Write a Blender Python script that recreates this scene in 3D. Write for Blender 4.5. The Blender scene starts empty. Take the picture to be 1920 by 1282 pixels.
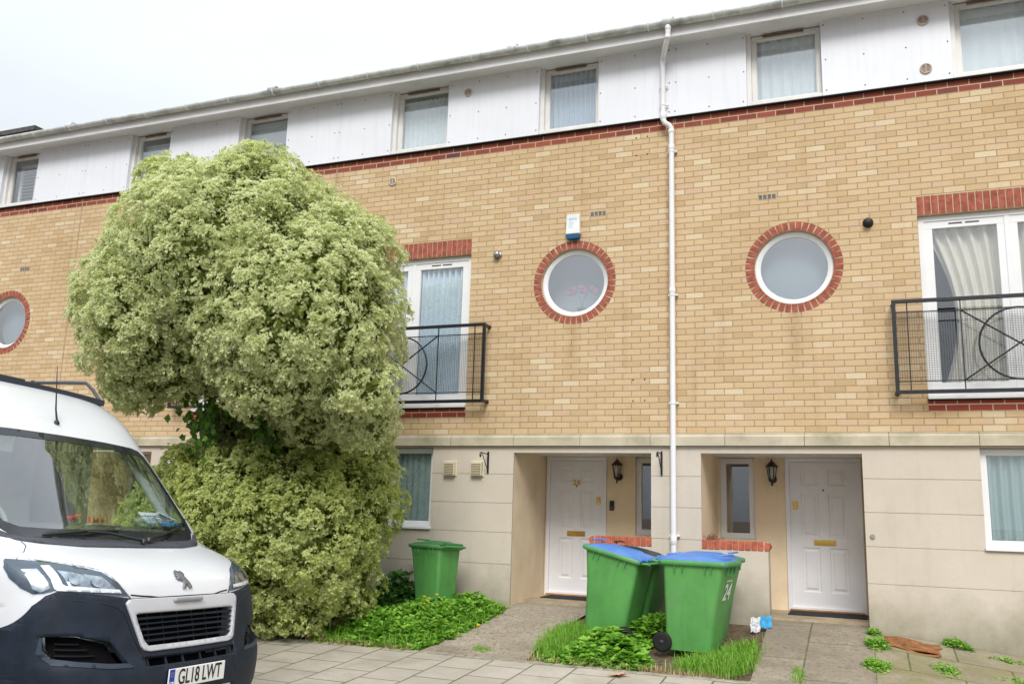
import bpy, bmesh, math, random
import numpy as np
from mathutils import Vector, Matrix
from mathutils.geometry import delaunay_2d_cdt
R = math.radians
random.seed(7)
scene = bpy.context.scene
C = scene.collection

# ------------------------------------------------------------------ camera
def cam_axes(yaw, pitch, roll):
    cy, sy, cp, sp = math.cos(yaw), math.sin(yaw), math.cos(pitch), math.sin(pitch)
    f = Vector((sy*cp, cy*cp, sp)); r = Vector((cy, -sy, 0)); u = r.cross(f)
    cr, sr = math.cos(roll), math.sin(roll)
    return cr*r+sr*u, -sr*r+cr*u, f
cr_, cu_, cf_ = cam_axes(R(-21.71), R(10.98), R(1.71))
cam_data = bpy.data.cameras.new("camera"); cam = bpy.data.objects.new("camera", cam_data); C.objects.link(cam)
CAMP = Vector((2.16, -10.59, -1.0))
cam.matrix_world = Matrix(((cr_.x, cu_.x, -cf_.x, CAMP.x), (cr_.y, cu_.y, -cf_.y, CAMP.y), (cr_.z, cu_.z, -cf_.z, CAMP.z), (0, 0, 0, 1)))
cam_data.sensor_width = 36; cam_data.lens = 1654.6/1920*36
cam_data.clip_start = 0.05; cam_data.clip_end = 2000
scene.camera = cam

# ------------------------------------------------------------------ world, sun, exposure
SUN_EL, SUN_AZ = 42, 164      # azimuth clockwise from +Y (the sun stands behind the camera, to its left)
world = bpy.data.worlds.new("World"); scene.world = world; world.use_nodes = True
wn = world.node_tree; wn.nodes.clear(); WL = wn.links.new
def wnode(t, **k):
    n = wn.nodes.new(t)
    for a, b in k.items(): setattr(n, a, b)
    return n
sky = wnode('ShaderNodeTexSky', sky_type='NISHITA', sun_disc=False)
sky.sun_elevation = R(SUN_EL); sky.sun_rotation = R(SUN_AZ); sky.air_density = 1.0; sky.dust_density = 3.0
hs = wnode('ShaderNodeHueSaturation'); hs.inputs['Saturation'].default_value = 0.12; hs.inputs['Value'].default_value = 1.0
WL(sky.outputs[0], hs.inputs['Color'])
tc = wnode('ShaderNodeTexCoord'); mp = wnode('ShaderNodeMapping'); mp.inputs['Scale'].default_value = (1.2, 1.2, 3.0)
WL(tc.outputs['Generated'], mp.inputs[0])
nz = wnode('ShaderNodeTexNoise'); nz.inputs['Scale'].default_value = 1.6; nz.inputs['Detail'].default_value = 5; nz.inputs['Roughness'].default_value = .5
WL(mp.outputs[0], nz.inputs['Vector'])
rp = wnode('ShaderNodeValToRGB'); rp.color_ramp.elements[0].position = .3; rp.color_ramp.elements[1].position = .7
rp.color_ramp.elements[0].color = (5.7, 6.25, 6.85, 1); rp.color_ramp.elements[1].color = (6.9, 7.05, 7.2, 1)
WL(nz.outputs['Fac'], rp.inputs[0])
sx = wnode('ShaderNodeSeparateXYZ'); WL(tc.outputs['Generated'], sx.inputs[0])
cie = wnode('ShaderNodeMapRange'); cie.inputs[1].default_value = 0; cie.inputs[2].default_value = 1; cie.inputs[3].default_value = .62; cie.inputs[4].default_value = 2.6; WL(sx.outputs[2], cie.inputs[0])
cm = wnode('ShaderNodeVectorMath', operation='SCALE'); WL(rp.outputs[0], cm.inputs[0]); WL(cie.outputs[0], cm.inputs['Scale'])
mx = wnode('ShaderNodeMix', data_type='RGBA'); mx.inputs[0].default_value = .86
WL(hs.outputs[0], mx.inputs[6]); WL(cm.outputs[0], mx.inputs[7])
bg = wnode('ShaderNodeBackground'); bg.inputs[1].default_value = 0.1
WL(mx.outputs[2], bg.inputs[0]); wo = wnode('ShaderNodeOutputWorld'); WL(bg.outputs[0], wo.inputs[0])
sun_d = bpy.data.lights.new("sun", 'SUN'); sun_d.energy = 2.3; sun_d.angle = R(24); sun_d.color = (1, .97, .92)
sun = bpy.data.objects.new("sun", sun_d); C.objects.link(sun)
sv = Vector((math.sin(R(SUN_AZ))*math.cos(R(SUN_EL)), math.cos(R(SUN_AZ))*math.cos(R(SUN_EL)), math.sin(R(SUN_EL))))
sun.rotation_euler = sv.to_track_quat('Z', 'Y').to_euler(); sun.location = sv*40
vs_ = scene.view_settings; vs_.view_transform = 'Standard'; vs_.look = 'None'; vs_.exposure = 0.2; vs_.gamma = 1
scene.render.engine = 'CYCLES'
scene.cycles.max_bounces = 7; scene.cycles.transparent_max_bounces = 12

# ------------------------------------------------------------------ helpers
def top(o, label, cat, group=None, kind=None):
    o['label'] = label; o['category'] = cat
    if group: o['group'] = group
    if kind: o['kind'] = kind
    return o
def thing(name, label, cat, loc=(0, 0, 0), rot=(0, 0, 0), group=None, local=False):
    o = bpy.data.objects.new(name, None); C.objects.link(o); o.empty_display_size = .1
    o.location = loc; o.rotation_euler = rot
    o['_l'] = 1 if local else 0
    return top(o, label, cat, group)
def root_off(parent):
    p = parent
    while p is not None and p.parent is not None: p = p.parent
    if p is None or p.type != 'EMPTY' or p.get('_l'): return Vector((0, 0, 0))
    return Vector(p.location)
class MB:
    def __init__(s): s.v = []; s.f = []; s.m = []; s.mats = []; s.X = None; s.sm = []
    def mat(s, m):
        if m not in s.mats: s.mats.append(m)
        s.cur = s.mats.index(m); return s
    def add(s, vs, fs, smooth=False):
        n = len(s.v)
        for v in vs:
            v = Vector(v)
            if s.X is not None: v = s.X @ v
            s.v.append(v)
        for f in fs: s.f.append([i+n for i in f]); s.m.append(getattr(s, 'cur', 0)); s.sm.append(smooth)
        return s
    def box(s, x0, x1, y0, y1, z0, z1, bev=0):
        if bev <= 0:
            vs = [(x, y, z) for z in (z0, z1) for y in (y0, y1) for x in (x0, x1)]
            return s.add(vs, [(0, 2, 3, 1), (4, 5, 7, 6), (0, 1, 5, 4), (2, 6, 7, 3), (0, 4, 6, 2), (1, 3, 7, 5)])
        bm = bmesh.new(); bmesh.ops.create_cube(bm, size=1)
        for v in bm.verts: v.co = Vector(((x0+x1)/2+v.co.x*(x1-x0), (y0+y1)/2+v.co.y*(y1-y0), (z0+z1)/2+v.co.z*(z1-z0)))
        bmesh.ops.bevel(bm, geom=bm.edges[:], offset=bev, segments=2, profile=.5, affect='EDGES')
        bm.verts.index_update()
        s.add([v.co.copy() for v in bm.verts], [[v.index for v in f.verts] for f in bm.faces], False); bm.free(); return s
    def quad(s, a, b, c, d): return s.add([a, b, c, d], [(0, 1, 2, 3)])
    def tube(s, pts, r, n=8, caps=True, smooth=True):
        pts = [Vector(p) for p in pts]; rs = r if isinstance(r, (list, tuple)) else [r]*len(pts)
        vs = []; fs = []; prev = None
        for i, p in enumerate(pts):
            d = (pts[min(i+1, len(pts)-1)]-pts[max(i-1, 0)]).normalized()
            if prev is None:
                a = d.cross(Vector((0, 0, 1)))
                if a.length < .1: a = d.cross(Vector((1, 0, 0)))
            else: a = prev - d*prev.dot(d)
            a.normalize(); prev = a; b = d.cross(a)
            for k in range(n):
                t = 2*math.pi*k/n; vs.append(p+(a*math.cos(t)+b*math.sin(t))*rs[i])
        for i in range(len(pts)-1):
            for k in range(n): fs.append((i*n+k, i*n+(k+1) % n, (i+1)*n+(k+1) % n, (i+1)*n+k))
        s.add(vs, fs, smooth)
        if caps:
            m = len(vs)-n
            s.add(vs[:n], [list(range(n))[::-1]]); s.add(vs[m:], [list(range(n))])
        return s
    def bar(s, a, b, w, h, up=(0, 0, 1)):
        a, b = Vector(a), Vector(b); d = (b-a).normalized(); u = Vector(up)
        r = d.cross(u)
        if r.length < 1e-4: r = d.cross(Vector((0, 1, 0)))
        r.normalize(); u = r.cross(d)
        vs = [p+r*(i*w/2)+u*(j*h/2) for p in (a, b) for i, j in ((-1, -1), (1, -1), (1, 1), (-1, 1))]
        return s.add(vs, [(0, 1, 2, 3), (7, 6, 5, 4), (0, 4, 5, 1), (1, 5, 6, 2), (2, 6, 7, 3), (3, 7, 4, 0)])
    def lathe(s, prof, c=(0, 0, 0), n=16, axis='Z', smooth=True):
        vs = []; fs = []
        for r, h in prof:
            for k in range(n):
                t = 2*math.pi*k/n; a, b = r*math.cos(t), r*math.sin(t)
                q = {'Z': (a, b, h), 'Y': (a, h, -b), 'X': (h, a, b)}[axis]
                vs.append((q[0]+c[0], q[1]+c[1], q[2]+c[2]))
        for i in range(len(prof)-1):
            for k in range(n): fs.append((i*n+k, i*n+(k+1) % n, (i+1)*n+(k+1) % n, (i+1)*n+k))
        s.add(vs, fs, smooth)
        if prof[0][0] > 1e-5: s.add(vs[:n], [list(range(n))[::-1]])
        if prof[-1][0] > 1e-5: s.add(vs[-n:], [list(range(n))])
        return s
    def poly_xz(s, pts, y0, y1):
        # prism: outline in x,z between y0 (front) and y1
        n = len(pts)
        vs = [(x, y0, z) for x, z in pts]+[(x, y1, z) for x, z in pts]
        fs = [list(range(n)), list(range(n, 2*n))[::-1]]+[(i, i+n, (i+1) % n+n, (i+1) % n) for i in range(n)]
        return s.add(vs, fs)
    def build(s, name, mat=None, parent=None, smooth=None, raw=False):
        me = bpy.data.meshes.new(name)
        off = Vector((0, 0, 0)) if raw else root_off(parent)
        me.from_pydata([tuple(v-off) for v in s.v], [], s.f)
        if mat is not None: me.materials.append(mat)
        else:
            for m in s.mats: me.materials.append(m)
            me.polygons.foreach_set('material_index', s.m)
        me.polygons.foreach_set('use_smooth', [bool(x) if smooth is None else smooth for x in s.sm])
        me.update()
        o = bpy.data.objects.new(name, me); C.objects.link(o)
        if parent is not None: o.parent = parent
        return o
def fix_normals(o):
    bm = bmesh.new(); bm.from_mesh(o.data); bmesh.ops.recalc_face_normals(bm, faces=bm.faces[:]); bm.to_mesh(o.data); bm.free(); return o
def bevel(o, w, seg=2):
    m = o.modifiers.new('b', 'BEVEL'); m.width = w; m.segments = seg; m.limit_method = 'ANGLE'; m.angle_limit = R(40); m.harden_normals = False; return o
def pip(x, y, poly):
    c = False; j = len(poly)-1
    for i in range(len(poly)):
        xi, yi = poly[i]; xj, yj = poly[j]
        if (yi > y) != (yj > y) and x < (xj-xi)*(y-yi)/(yj-yi)+xi: c = not c
        j = i
    return c
def cdt(outline, holes=(), grid=None, extra=(), eg=None):
    """2-D triangles of an outline with holes; grid = spacing of extra inner points"""
    V = [p for p in extra if pip(p[0], p[1], outline) and not any(pip(p[0], p[1], h) for h in holes)]; E = []
    for loop in [outline]+list(holes):
        n0 = len(V); L = []
        for i, a in enumerate(loop):
            b = loop[(i+1) % len(loop)]
            k = max(1, int(math.hypot(b[0]-a[0], b[1]-a[1])/(eg or grid))) if grid else 1
            for t in range(k): L.append((a[0]+(b[0]-a[0])*t/k, a[1]+(b[1]-a[1])*t/k))
        V += L; E += [(n0+i, n0+(i+1) % len(L)) for i in range(len(L))]
    if grid:
        xs = [a[0] for a in outline]; ys = [a[1] for a in outline]
        x = min(xs)+grid/2
        while x < max(xs):
            y = min(ys)+grid/2
            while y < max(ys):
                if pip(x, y, outline) and not any(pip(x, y, h) for h in holes): V.append((x, y))
                y += grid
            x += grid
    ov, oe, of, *_ = delaunay_2d_cdt([Vector(v) for v in V], E, [], 0, 1e-6)
    out = []
    for f in of:
        cx = sum(ov[i][0] for i in f)/3; cy = sum(ov[i][1] for i in f)/3
        if pip(cx, cy, outline) and not any(pip(cx, cy, h) for h in holes): out.append(list(f))
    return [(v[0], v[1]) for v in ov], out

def smooth_poly(pts, r=1):
    for _ in range(r):
        o = []
        for i, a in enumerate(pts):
            b = pts[(i+1) % len(pts)]
            o += [(a[0]*.75+b[0]*.25, a[1]*.75+b[1]*.25), (a[0]*.25+b[0]*.75, a[1]*.25+b[1]*.75)]
        pts = o
    return pts
# ------------------------------------------------------------------ materials
_M = {}
class NT:
    def __init__(s, name):
        s.mat = bpy.data.materials.new(name); s.mat.use_nodes = True; s.t = s.mat.node_tree; s.b = s.t.nodes['Principled BSDF']
    def n(s, t, **k):
        q = s.t.nodes.new(t)
        for a, b in k.items(): setattr(q, a, b)
        return q
    def l(s, a, b): s.t.links.new(a, b)
    def inp(s, i, v):
        if hasattr(v, 'is_linked') or isinstance(v, bpy.types.NodeSocket): s.l(v, i)
        else: i.default_value = v
    def m(s, op, a, b=0.0, c=0.0, clamp=False):
        q = s.n('ShaderNodeMath', operation=op, use_clamp=clamp)
        s.inp(q.inputs[0], a); s.inp(q.inputs[1], b); s.inp(q.inputs[2], c); return q.outputs[0]
    def mix(s, f, a, b, bt='MIX'):
        q = s.n('ShaderNodeMix', data_type='RGBA', blend_type=bt); s.inp(q.inputs[0], f)
        for i, v in ((6, a), (7, b)):
            if isinstance(v, tuple): v = (*v[:3], 1)
            s.inp(q.inputs[i], v)
        return q.outputs[2]
    def noise(s, sc, det=4, rough=.55, vec=None, dist=0):
        q = s.n('ShaderNodeTexNoise'); q.inputs['Scale'].default_value = sc; q.inputs['Detail'].default_value = det; q.inputs['Roughness'].default_value = rough; q.inputs['Distortion'].default_value = dist
        if vec is not None: s.l(vec, q.inputs['Vector'])
        return q.outputs['Fac']
    def ramp(s, f, stops):
        q = s.n('ShaderNodeValToRGB'); e = q.color_ramp.elements
        while len(e) < len(stops): e.new(.5)
        for i, (p, c) in enumerate(stops): e[i].position = p; e[i].color = (*c[:3], 1) if isinstance(c, tuple) else (c, c, c, 1)
        s.l(f, q.inputs[0]); return q.outputs[0]
    def mr(s, v, a, b, c, d):
        q = s.n('ShaderNodeMapRange'); s.inp(q.inputs[0], v)
        for i, x in enumerate((a, b, c, d)): q.inputs[i+1].default_value = x
        return q.outputs[0]
    def pos(s): return s.n('ShaderNodeNewGeometry').outputs['Position']
    def objc(s): return s.n('ShaderNodeTexCoord').outputs['Object']
    def xyz(s, v):
        q = s.n('ShaderNodeSeparateXYZ'); s.l(v, q.inputs[0]); return q.outputs
    def comb(s, x, y, z=0.0):
        q = s.n('ShaderNodeCombineXYZ')
        for i, v in enumerate((x, y, z)): s.inp(q.inputs[i], v)
        return q.outputs[0]
    def bump(s, h, st, dist=.002):
        q = s.n('ShaderNodeBump'); q.inputs['Strength'].default_value = st; q.inputs['Distance'].default_value = dist; s.l(h, q.inputs['Height']); s.l(q.outputs[0], s.b.inputs['Normal'])
    def set(s, col=None, rough=None, spec=None, metal=None):
        for k, v in (('Base Color', col), ('Roughness', rough), ('Specular IOR Level', spec), ('Metallic', metal)):
            if v is not None: s.inp(s.b.inputs[k], (*v[:3], 1) if isinstance(v, tuple) else v)
def mat(name, col, rough=.6, spec=.4, metal=0, var=.08, sc=6, bump=0, bsc=60, streak=0, coat=0, dirt=None, dirtamt=.5):
    if name in _M: return _M[name]
    t = NT(name); P = t.objc()
    n1 = t.noise(sc, 5, .6, P)
    dark = tuple(c*(1-var*2.2) for c in col); lite = tuple(min(1, c*(1+var)) for c in col)
    c = t.ramp(n1, [(.3, dark), (.7, lite)])
    if streak:
        x = t.xyz(P); v = t.comb(t.m('MULTIPLY', x[0], 9), t.m('MULTIPLY', x[1], 9), t.m('MULTIPLY', x[2], .6))
        st = t.mr(t.noise(1.6, 4, .6, v), .5, .75, 0, streak); c = t.mix(st, c, tuple(q*.55 for q in col))
    if dirt:
        d = t.mr(t.noise(sc*.35, 6, .65, P, .4), .5, .72, 0, dirtamt); c = t.mix(d, c, dirt)
    t.set(c, rough, spec, metal)
    if coat: t.b.inputs['Coat Weight'].default_value = coat; t.b.inputs['Coat Roughness'].default_value = .04
    if bump: t.bump(t.noise(bsc, 4, .6, P), bump)
    _M[name] = t.mat; return t.mat
def brick_pattern(t, u, v, bw, bh, mort, off=0.0):
    """returns (mask 1 on brick, random per brick, second random, row)"""
    row = t.m('FLOOR', t.m('DIVIDE', v, bh))
    par = t.m('MULTIPLY', t.m('FLOORED_MODULO', row, 2.0), .5)
    uu = t.m('ADD', t.m('ADD', t.m('DIVIDE', u, bw), par), off)
    colm = t.m('FLOOR', uu)
    fu = t.m('MULTIPLY', t.m('SUBTRACT', uu, colm), bw)
    fv = t.m('MULTIPLY', t.m('SUBTRACT', t.m('DIVIDE', v, bh), row), bh)
    du = t.m('MINIMUM', fu, t.m('SUBTRACT', bw, fu)); dv = t.m('MINIMUM', fv, t.m('SUBTRACT', bh, fv))
    d = t.m('MINIMUM', du, dv)
    w = t.n('ShaderNodeTexWhiteNoise', noise_dimensions='2D'); t.l(t.comb(colm, row), w.inputs['Vector'])
    return d, w.outputs['Value'], w.outputs['Color'], row, colm
def brick_mat(name, stops, mortar, mw=.0045, soft=.003, bw=.225, bh=.075, off=0.0, dirty=.34, rough=.85):
    if name in _M: return _M[name]
    t = NT(name); P = t.pos(); x = t.xyz(P)
    wob = t.m('MULTIPLY', t.m('SUBTRACT', t.noise(9, 3, .5, P), .5), .006)
    u = t.m('ADD', t.m('ADD', x[0], x[1]), wob); v = t.m('ADD', x[2], t.m('MULTIPLY', t.m('SUBTRACT', t.noise(3.7, 3, .5, P), .5), .007))
    d, r1, rc, row, colm = brick_pattern(t, u, v, bw, bh, mw, off)
    mask = t.mr(d, mw-soft/2, mw+soft, 0, 1)
    c = t.ramp(r1, stops)
    fine = t.noise(55, 5, .65, P)
    c = t.mix(t.mr(fine, .35, .7, 0, .35), c, (1, .93, .8), 'MULTIPLY')
    c = t.mix(t.mr(fine, .3, .62, .35, 0), c, (.62, .52, .4), 'MULTIPLY')
    # horizontal drag texture on the brick face
    dr = t.noise(1, 4, .6, t.comb(t.m('MULTIPLY', x[0], 20), t.m('MULTIPLY', x[1], 20), t.m('MULTIPLY', x[2], 260)))
    c = t.mix(t.mr(dr, .45, .7, 0, .22), c, (.7, .6, .5), 'MULTIPLY')
    mc = t.mix(t.mr(t.noise(2.3, 4, .6, P), .4, .65, 0, .55), mortar, tuple(min(1, q*1.28) for q in mortar))
    c = t.mix(mask, mc, c)
    big = t.noise(.55, 5, .6, P); c = t.mix(t.mr(big, .45, .75, 0, dirty), c, (.72, .66, .58), 'MULTIPLY')
    st = t.noise(1.0, 4, .6, t.comb(t.m('MULTIPLY', x[0], 5.), 0.0, t.m('MULTIPLY', x[2], .5)))
    c = t.mix(t.mr(st, .55, .78, 0, dirty*.8), c, (.62, .52, .42), 'MULTIPLY')
    if name == 'buff_brick':   # old run-off stains with their own outline below openings and beside the pipe
        for x0_, zt, zb, wd, am in ((1.5, 1.42, .45, .16, .30), (-1.22, 1.42, .5, .14, .22), (.03, 3.7, .0, .07, .38), (-2.5, .35, .0, .3, .2), (3.0, .35, .0, .3, .25), (-4.95, 3.9, 1.0, .10, .3)):
            g_ = t.mr(t.m('ABSOLUTE', t.m('SUBTRACT', t.m('ADD', x[0], t.m('MULTIPLY', t.noise(3, 4, .7, P), .12)), x0_+.06)), 0, wd, 1, 0)
            v_ = t.m('MULTIPLY', t.mr(x[2], zb, zb+.6*(zt-zb), 0, 1), t.mr(x[2], zt-.02, zt, 1, 0))
            c = t.mix(t.m('MULTIPLY', t.m('MULTIPLY', g_, v_), t.mr(t.noise(7, 5, .7, P), .3, .6, am*.3, am*1.6)), c, (.45, .36, .27), 'MULTIPLY')
    t.set(c, rough, .2)
    h = t.m('ADD', t.m('MULTIPLY', mask, 1.0), t.m('MULTIPLY', fine, .35))
    t.bump(h, .55, .006)
    _M[name] = t.mat; return t.mat
BUFF = brick_mat('buff_brick', [(0, (.53, .385, .225)), (.12, (.59, .435, .26)), (.3, (.60, .45, .275)), (.5, (.62, .47, .29)), (.70, (.64, .49, .315)), (.82, (.605, .445, .30)), (.90, (.655, .515, .345)), (.965, (.69, .59, .425)), (1, (.60, .425, .235))], (.335, .243, .145))
REDB = brick_mat('red_band_brick', [(0, (.20, .055, .042)), (.25, (.28, .08, .058)), (.6, (.31, .088, .06)), (.92, (.34, .10, .07)), (1, (.13, .06, .07))], (.55, .42, .29), dirty=.3)
REDL = mat('red_lintel_brick', (.36, .11, .075), .85, .2, var=.22, sc=14, bump=.5, bsc=90)
CAPB = mat('red_cap_brick', (.50, .13, .08), .85, .2, var=.2, sc=12, bump=.5, bsc=90)
MORT = mat('mortar', (.60, .46, .30), .95, .1, var=.12, sc=20, bump=.4)
STONE = mat('cast_stone', (.52, .46, .345), .85, .25, var=.07, sc=3, bump=.25, bsc=70, dirt=(.22, .21, .12), dirtamt=.85)
GROOVE = mat('dark_groove_joint', (.23, .19, .15), .95, .1)  # dark joint colour between the band stones, also used over the ground floor window
def render_mat():  # pale putty coloured paint
    t = NT('painted_render'); P = t.pos(); x = t.xyz(P)
    n = t.noise(1.1, 5, .6, P)
    c = t.ramp(n, [(.3, (.54, .475, .395)), (.7, (.60, .535, .455))])
    c = t.mix(t.mr(t.noise(14, 5, .7, P), .5, .8, 0, .25), c, (.42, .38, .30))
    # green algae and splash dirt near the ground, an old stain with its own ragged edge
    hgt = t.m('ADD', x[2], t.m('MULTIPLY', t.m('SUBTRACT', t.noise(2.6, 6, .65, P), .5), 1.0))
    low = t.mr(hgt, -2.32, -1.62, 1, 0)
    c = t.mix(t.m('MULTIPLY', low, .9), c, (.235, .215, .145))
    sp = t.mr(t.noise(38, 3, .6, P), .66, .72, 0, .6); c = t.mix(t.m('MULTIPLY', sp, low), c, (.55, .52, .46))
    st = t.noise(1.0, 4, .6, t.comb(t.m('MULTIPLY', t.m('ADD', x[0], x[1]), 6.), 0.0, t.m('MULTIPLY', x[2], .7)))
    c = t.mix(t.mr(st, .55, .8, 0, .4), c, (.40, .36, .27))
    t.set(c, .85, .25); t.bump(t.noise(180, 4, .7, P), .25, .002)
    return t.mat
RENDER = render_mat()
PORCH = mat('warm_cream_render', (.84, .69, .49), .85, .25, var=.05, sc=2, bump=.15, bsc=160, dirt=(.46, .36, .25), dirtamt=.5)
PVC = mat('white_upvc', (.76, .765, .77), .35, .45, var=.02, sc=3)
PVCD = mat('weathered_white_upvc', (.72, .71, .69), .4, .45, var=.05, sc=5, dirt=(.45, .44, .4), dirtamt=.3)
PANEL = mat('white_cladding', (.745, .76, .81), .45, .4, var=.02, sc=1.2, streak=.16)
SOFFIT = mat('white_soffit', (.76, .76, .77), .5, .4, var=.03, sc=3, dirt=(.42, .42, .4), dirtamt=.35)
GUT = mat('weathered_gutter', (.58, .61, .60), .5, .4, var=.12, sc=7, dirt=(.13, .14, .12), dirtamt=.85)
PIPE = mat('white_pipe', (.78, .78, .80), .35, .45, var=.02, sc=3)
DARK = mat('dark_gap', (.02, .02, .02), .9, .1)
BLACKM = mat('black_metal', (.012, .013, .018), .38, .5, var=.2, sc=30)
BLACKP = mat('black_plastic', (.02, .02, .022), .5, .4)
BRASS = mat('brass', (.62, .40, .10), .3, .5, metal=1)
DOORW = mat('white_door_paint', (.80, .80, .83), .4, .45, var=.025, sc=2, dirt=(.6, .58, .54), dirtamt=.3)
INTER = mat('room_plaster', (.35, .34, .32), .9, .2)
SCREW = mat('dull_screw', (.2, .2, .2), .5, .5)
CREAMP = mat('cream_plastic', (.66, .60, .44), .5, .4, var=.05, sc=9)
ROOF = mat('roof_tile', (.11, .10, .095), .9, .2, var=.2, sc=12, bump=.5, bsc=20)
WOOD = mat('timber_threshold', (.45, .23, .08), .6, .3, var=.15, sc=10)
def glass(name='window_glass', tint=(.975, .988, .988), k=1.35, base=.0):
    if name in _M: return _M[name]
    t = NT(name); t.t.nodes.remove(t.b)
    fr = t.n('ShaderNodeFresnel'); bf = t.n('ShaderNodeNewGeometry').outputs['Backfacing']; t.l(t.m('ADD', 1.52, t.m('MULTIPLY', bf, 1/1.52-1.52)), fr.inputs[0])
    f = t.m('ADD', t.m('MULTIPLY', fr.outputs[0], k), base, clamp=True)
    tr = t.n('ShaderNodeBsdfTransparent'); tr.inputs[0].default_value = (*tint, 1)
    gl = t.n('ShaderNodeBsdfGlossy'); gl.inputs['Roughness'].default_value = .01; gl.inputs['Color'].default_value = (.95, .97, 1, 1)
    ms = t.n('ShaderNodeMixShader'); t.l(f, ms.inputs[0]); t.l(tr.outputs[0], ms.inputs[1]); t.l(gl.outputs[0], ms.inputs[2])
    t.l(ms.outputs[0], t.t.nodes['Material Output'].inputs[0]); _M[name] = t.mat; return t.mat
GLASS = glass(k=1.9, base=.05)
def cloth(name, col, tr=.35):
    if name in _M: return _M[name]
    t = NT(name); t.t.nodes.remove(t.b)
    c = t.ramp(t.noise(3, 4, .6, t.objc()), [(.3, tuple(q*.9 for q in col)), (.7, col)])
    d = t.n('ShaderNodeBsdfDiffuse'); s_ = t.n('ShaderNodeBsdfTranslucent'); t.l(c, d.inputs[0]); t.l(c, s_.inputs[0])
    ms = t.n('ShaderNodeMixShader'); ms.inputs[0].default_value = tr; t.l(d.outputs[0], ms.inputs[1]); t.l(s_.outputs[0], ms.inputs[2])
    t.l(ms.outputs[0], t.t.nodes['Material Output'].inputs[0]); _M[name] = t.mat; return t.mat
NET = cloth('white_curtain', (.76, .82, .85), .08); NETB = cloth('blue_grey_curtain', (.52, .61, .70), .08); NETD = cloth('blue_curtain', (.75, .85, .95), .08); BEIGE = cloth('beige_curtain', (.86, .81, .72), .08)
LACE = cloth('lace_curtain', (.42, .54, .55), .1); LACEP = cloth('lace_pattern', (.75, .85, .85)); BLIND = mat('blind_fabric', (.70, .77, .84), .8, .2, var=.01)
def text_mesh(txt, size, name, m, parent, M4, bold=0, ext=.002, sx=1.0, align='CENTER', raw=True):
    cu = bpy.data.curves.new('t', 'FONT'); cu.body = txt; cu.size = size; cu.extrude = ext; cu.offset = bold; cu.align_x = align; cu.align_y = 'CENTER'
    ob = bpy.data.objects.new('t', cu); C.objects.link(ob)
    me = bpy.data.meshes.new_from_object(ob.evaluated_get(bpy.context.evaluated_depsgraph_get()))
    bpy.data.objects.remove(ob); bpy.data.curves.remove(cu)
    off = Vector((0, 0, 0)) if raw else root_off(parent)
    me.transform(Matrix.Diagonal((sx, 1, 1, 1))); me.transform(M4); me.transform(Matrix.Translation(-off))
    me.materials.clear(); me.materials.append(m); me.name = name
    o = bpy.data.objects.new(name, me); C.objects.link(o); o.parent = parent; return o
def facing(x, y, z): # text plane upright facing -Y
    return Matrix.Translation((x, y, z)) @ Matrix.Rotation(R(90), 4, 'X')
# ------------------------------------------------------------------ ground
def gbase(Y): return float(np.interp(Y, [-40, -8, -6.8, -5.2, -3.5, -2, 0, 1.3], [-2.46, -2.46, -2.46, -2.55, -2.49, -2.40, -2.12, -2.08]))
def gz(X, Y):
    k = 1 if Y > -1 else max(0, 1-(-1-Y)/2.)
    return gbase(Y)-0.11*min(1.6, max(0, X-2.2))*k
def sheet(name, x0, x1, y0, y1, m, lift, st=.12, label=None, rough=.0, outline=None, parent=None):
    nx = max(2, int((x1-x0)/st)); ny = max(2, int((y1-y0)/st)); b = MB()
    vs = []; fs = []
    if outline:
        V, T = cdt(outline, (), st)
        vs = [(x, y, gz(x, y)+lift) for x, y in V]; fs = T
    else:
        for j in range(ny+1):
            for i in range(nx+1):
                x = x0+(x1-x0)*i/nx; y = y0+(y1-y0)*j/ny; vs.append((x, y, gz(x, y)+lift))
        fs = [(j*(nx+1)+i, j*(nx+1)+i+1, (j+1)*(nx+1)+i+1, (j+1)*(nx+1)+i) for j in range(ny) for i in range(nx)]
    b.add(vs, fs, True); o = b.build(name, m, parent); fix_up(o); return o
def fix_up(o):
    me = o.data; bm = bmesh.new(); bm.from_mesh(me)
    for f in bm.faces:
        f.normal_update()
        if f.normal.z < 0: f.normal_flip()
    bm.to_mesh(me); bm.free()
SOIL = mat('bed_soil', (.16, .12, .08), .95, .1, var=.3, sc=22, bump=.9, bsc=40)
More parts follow.
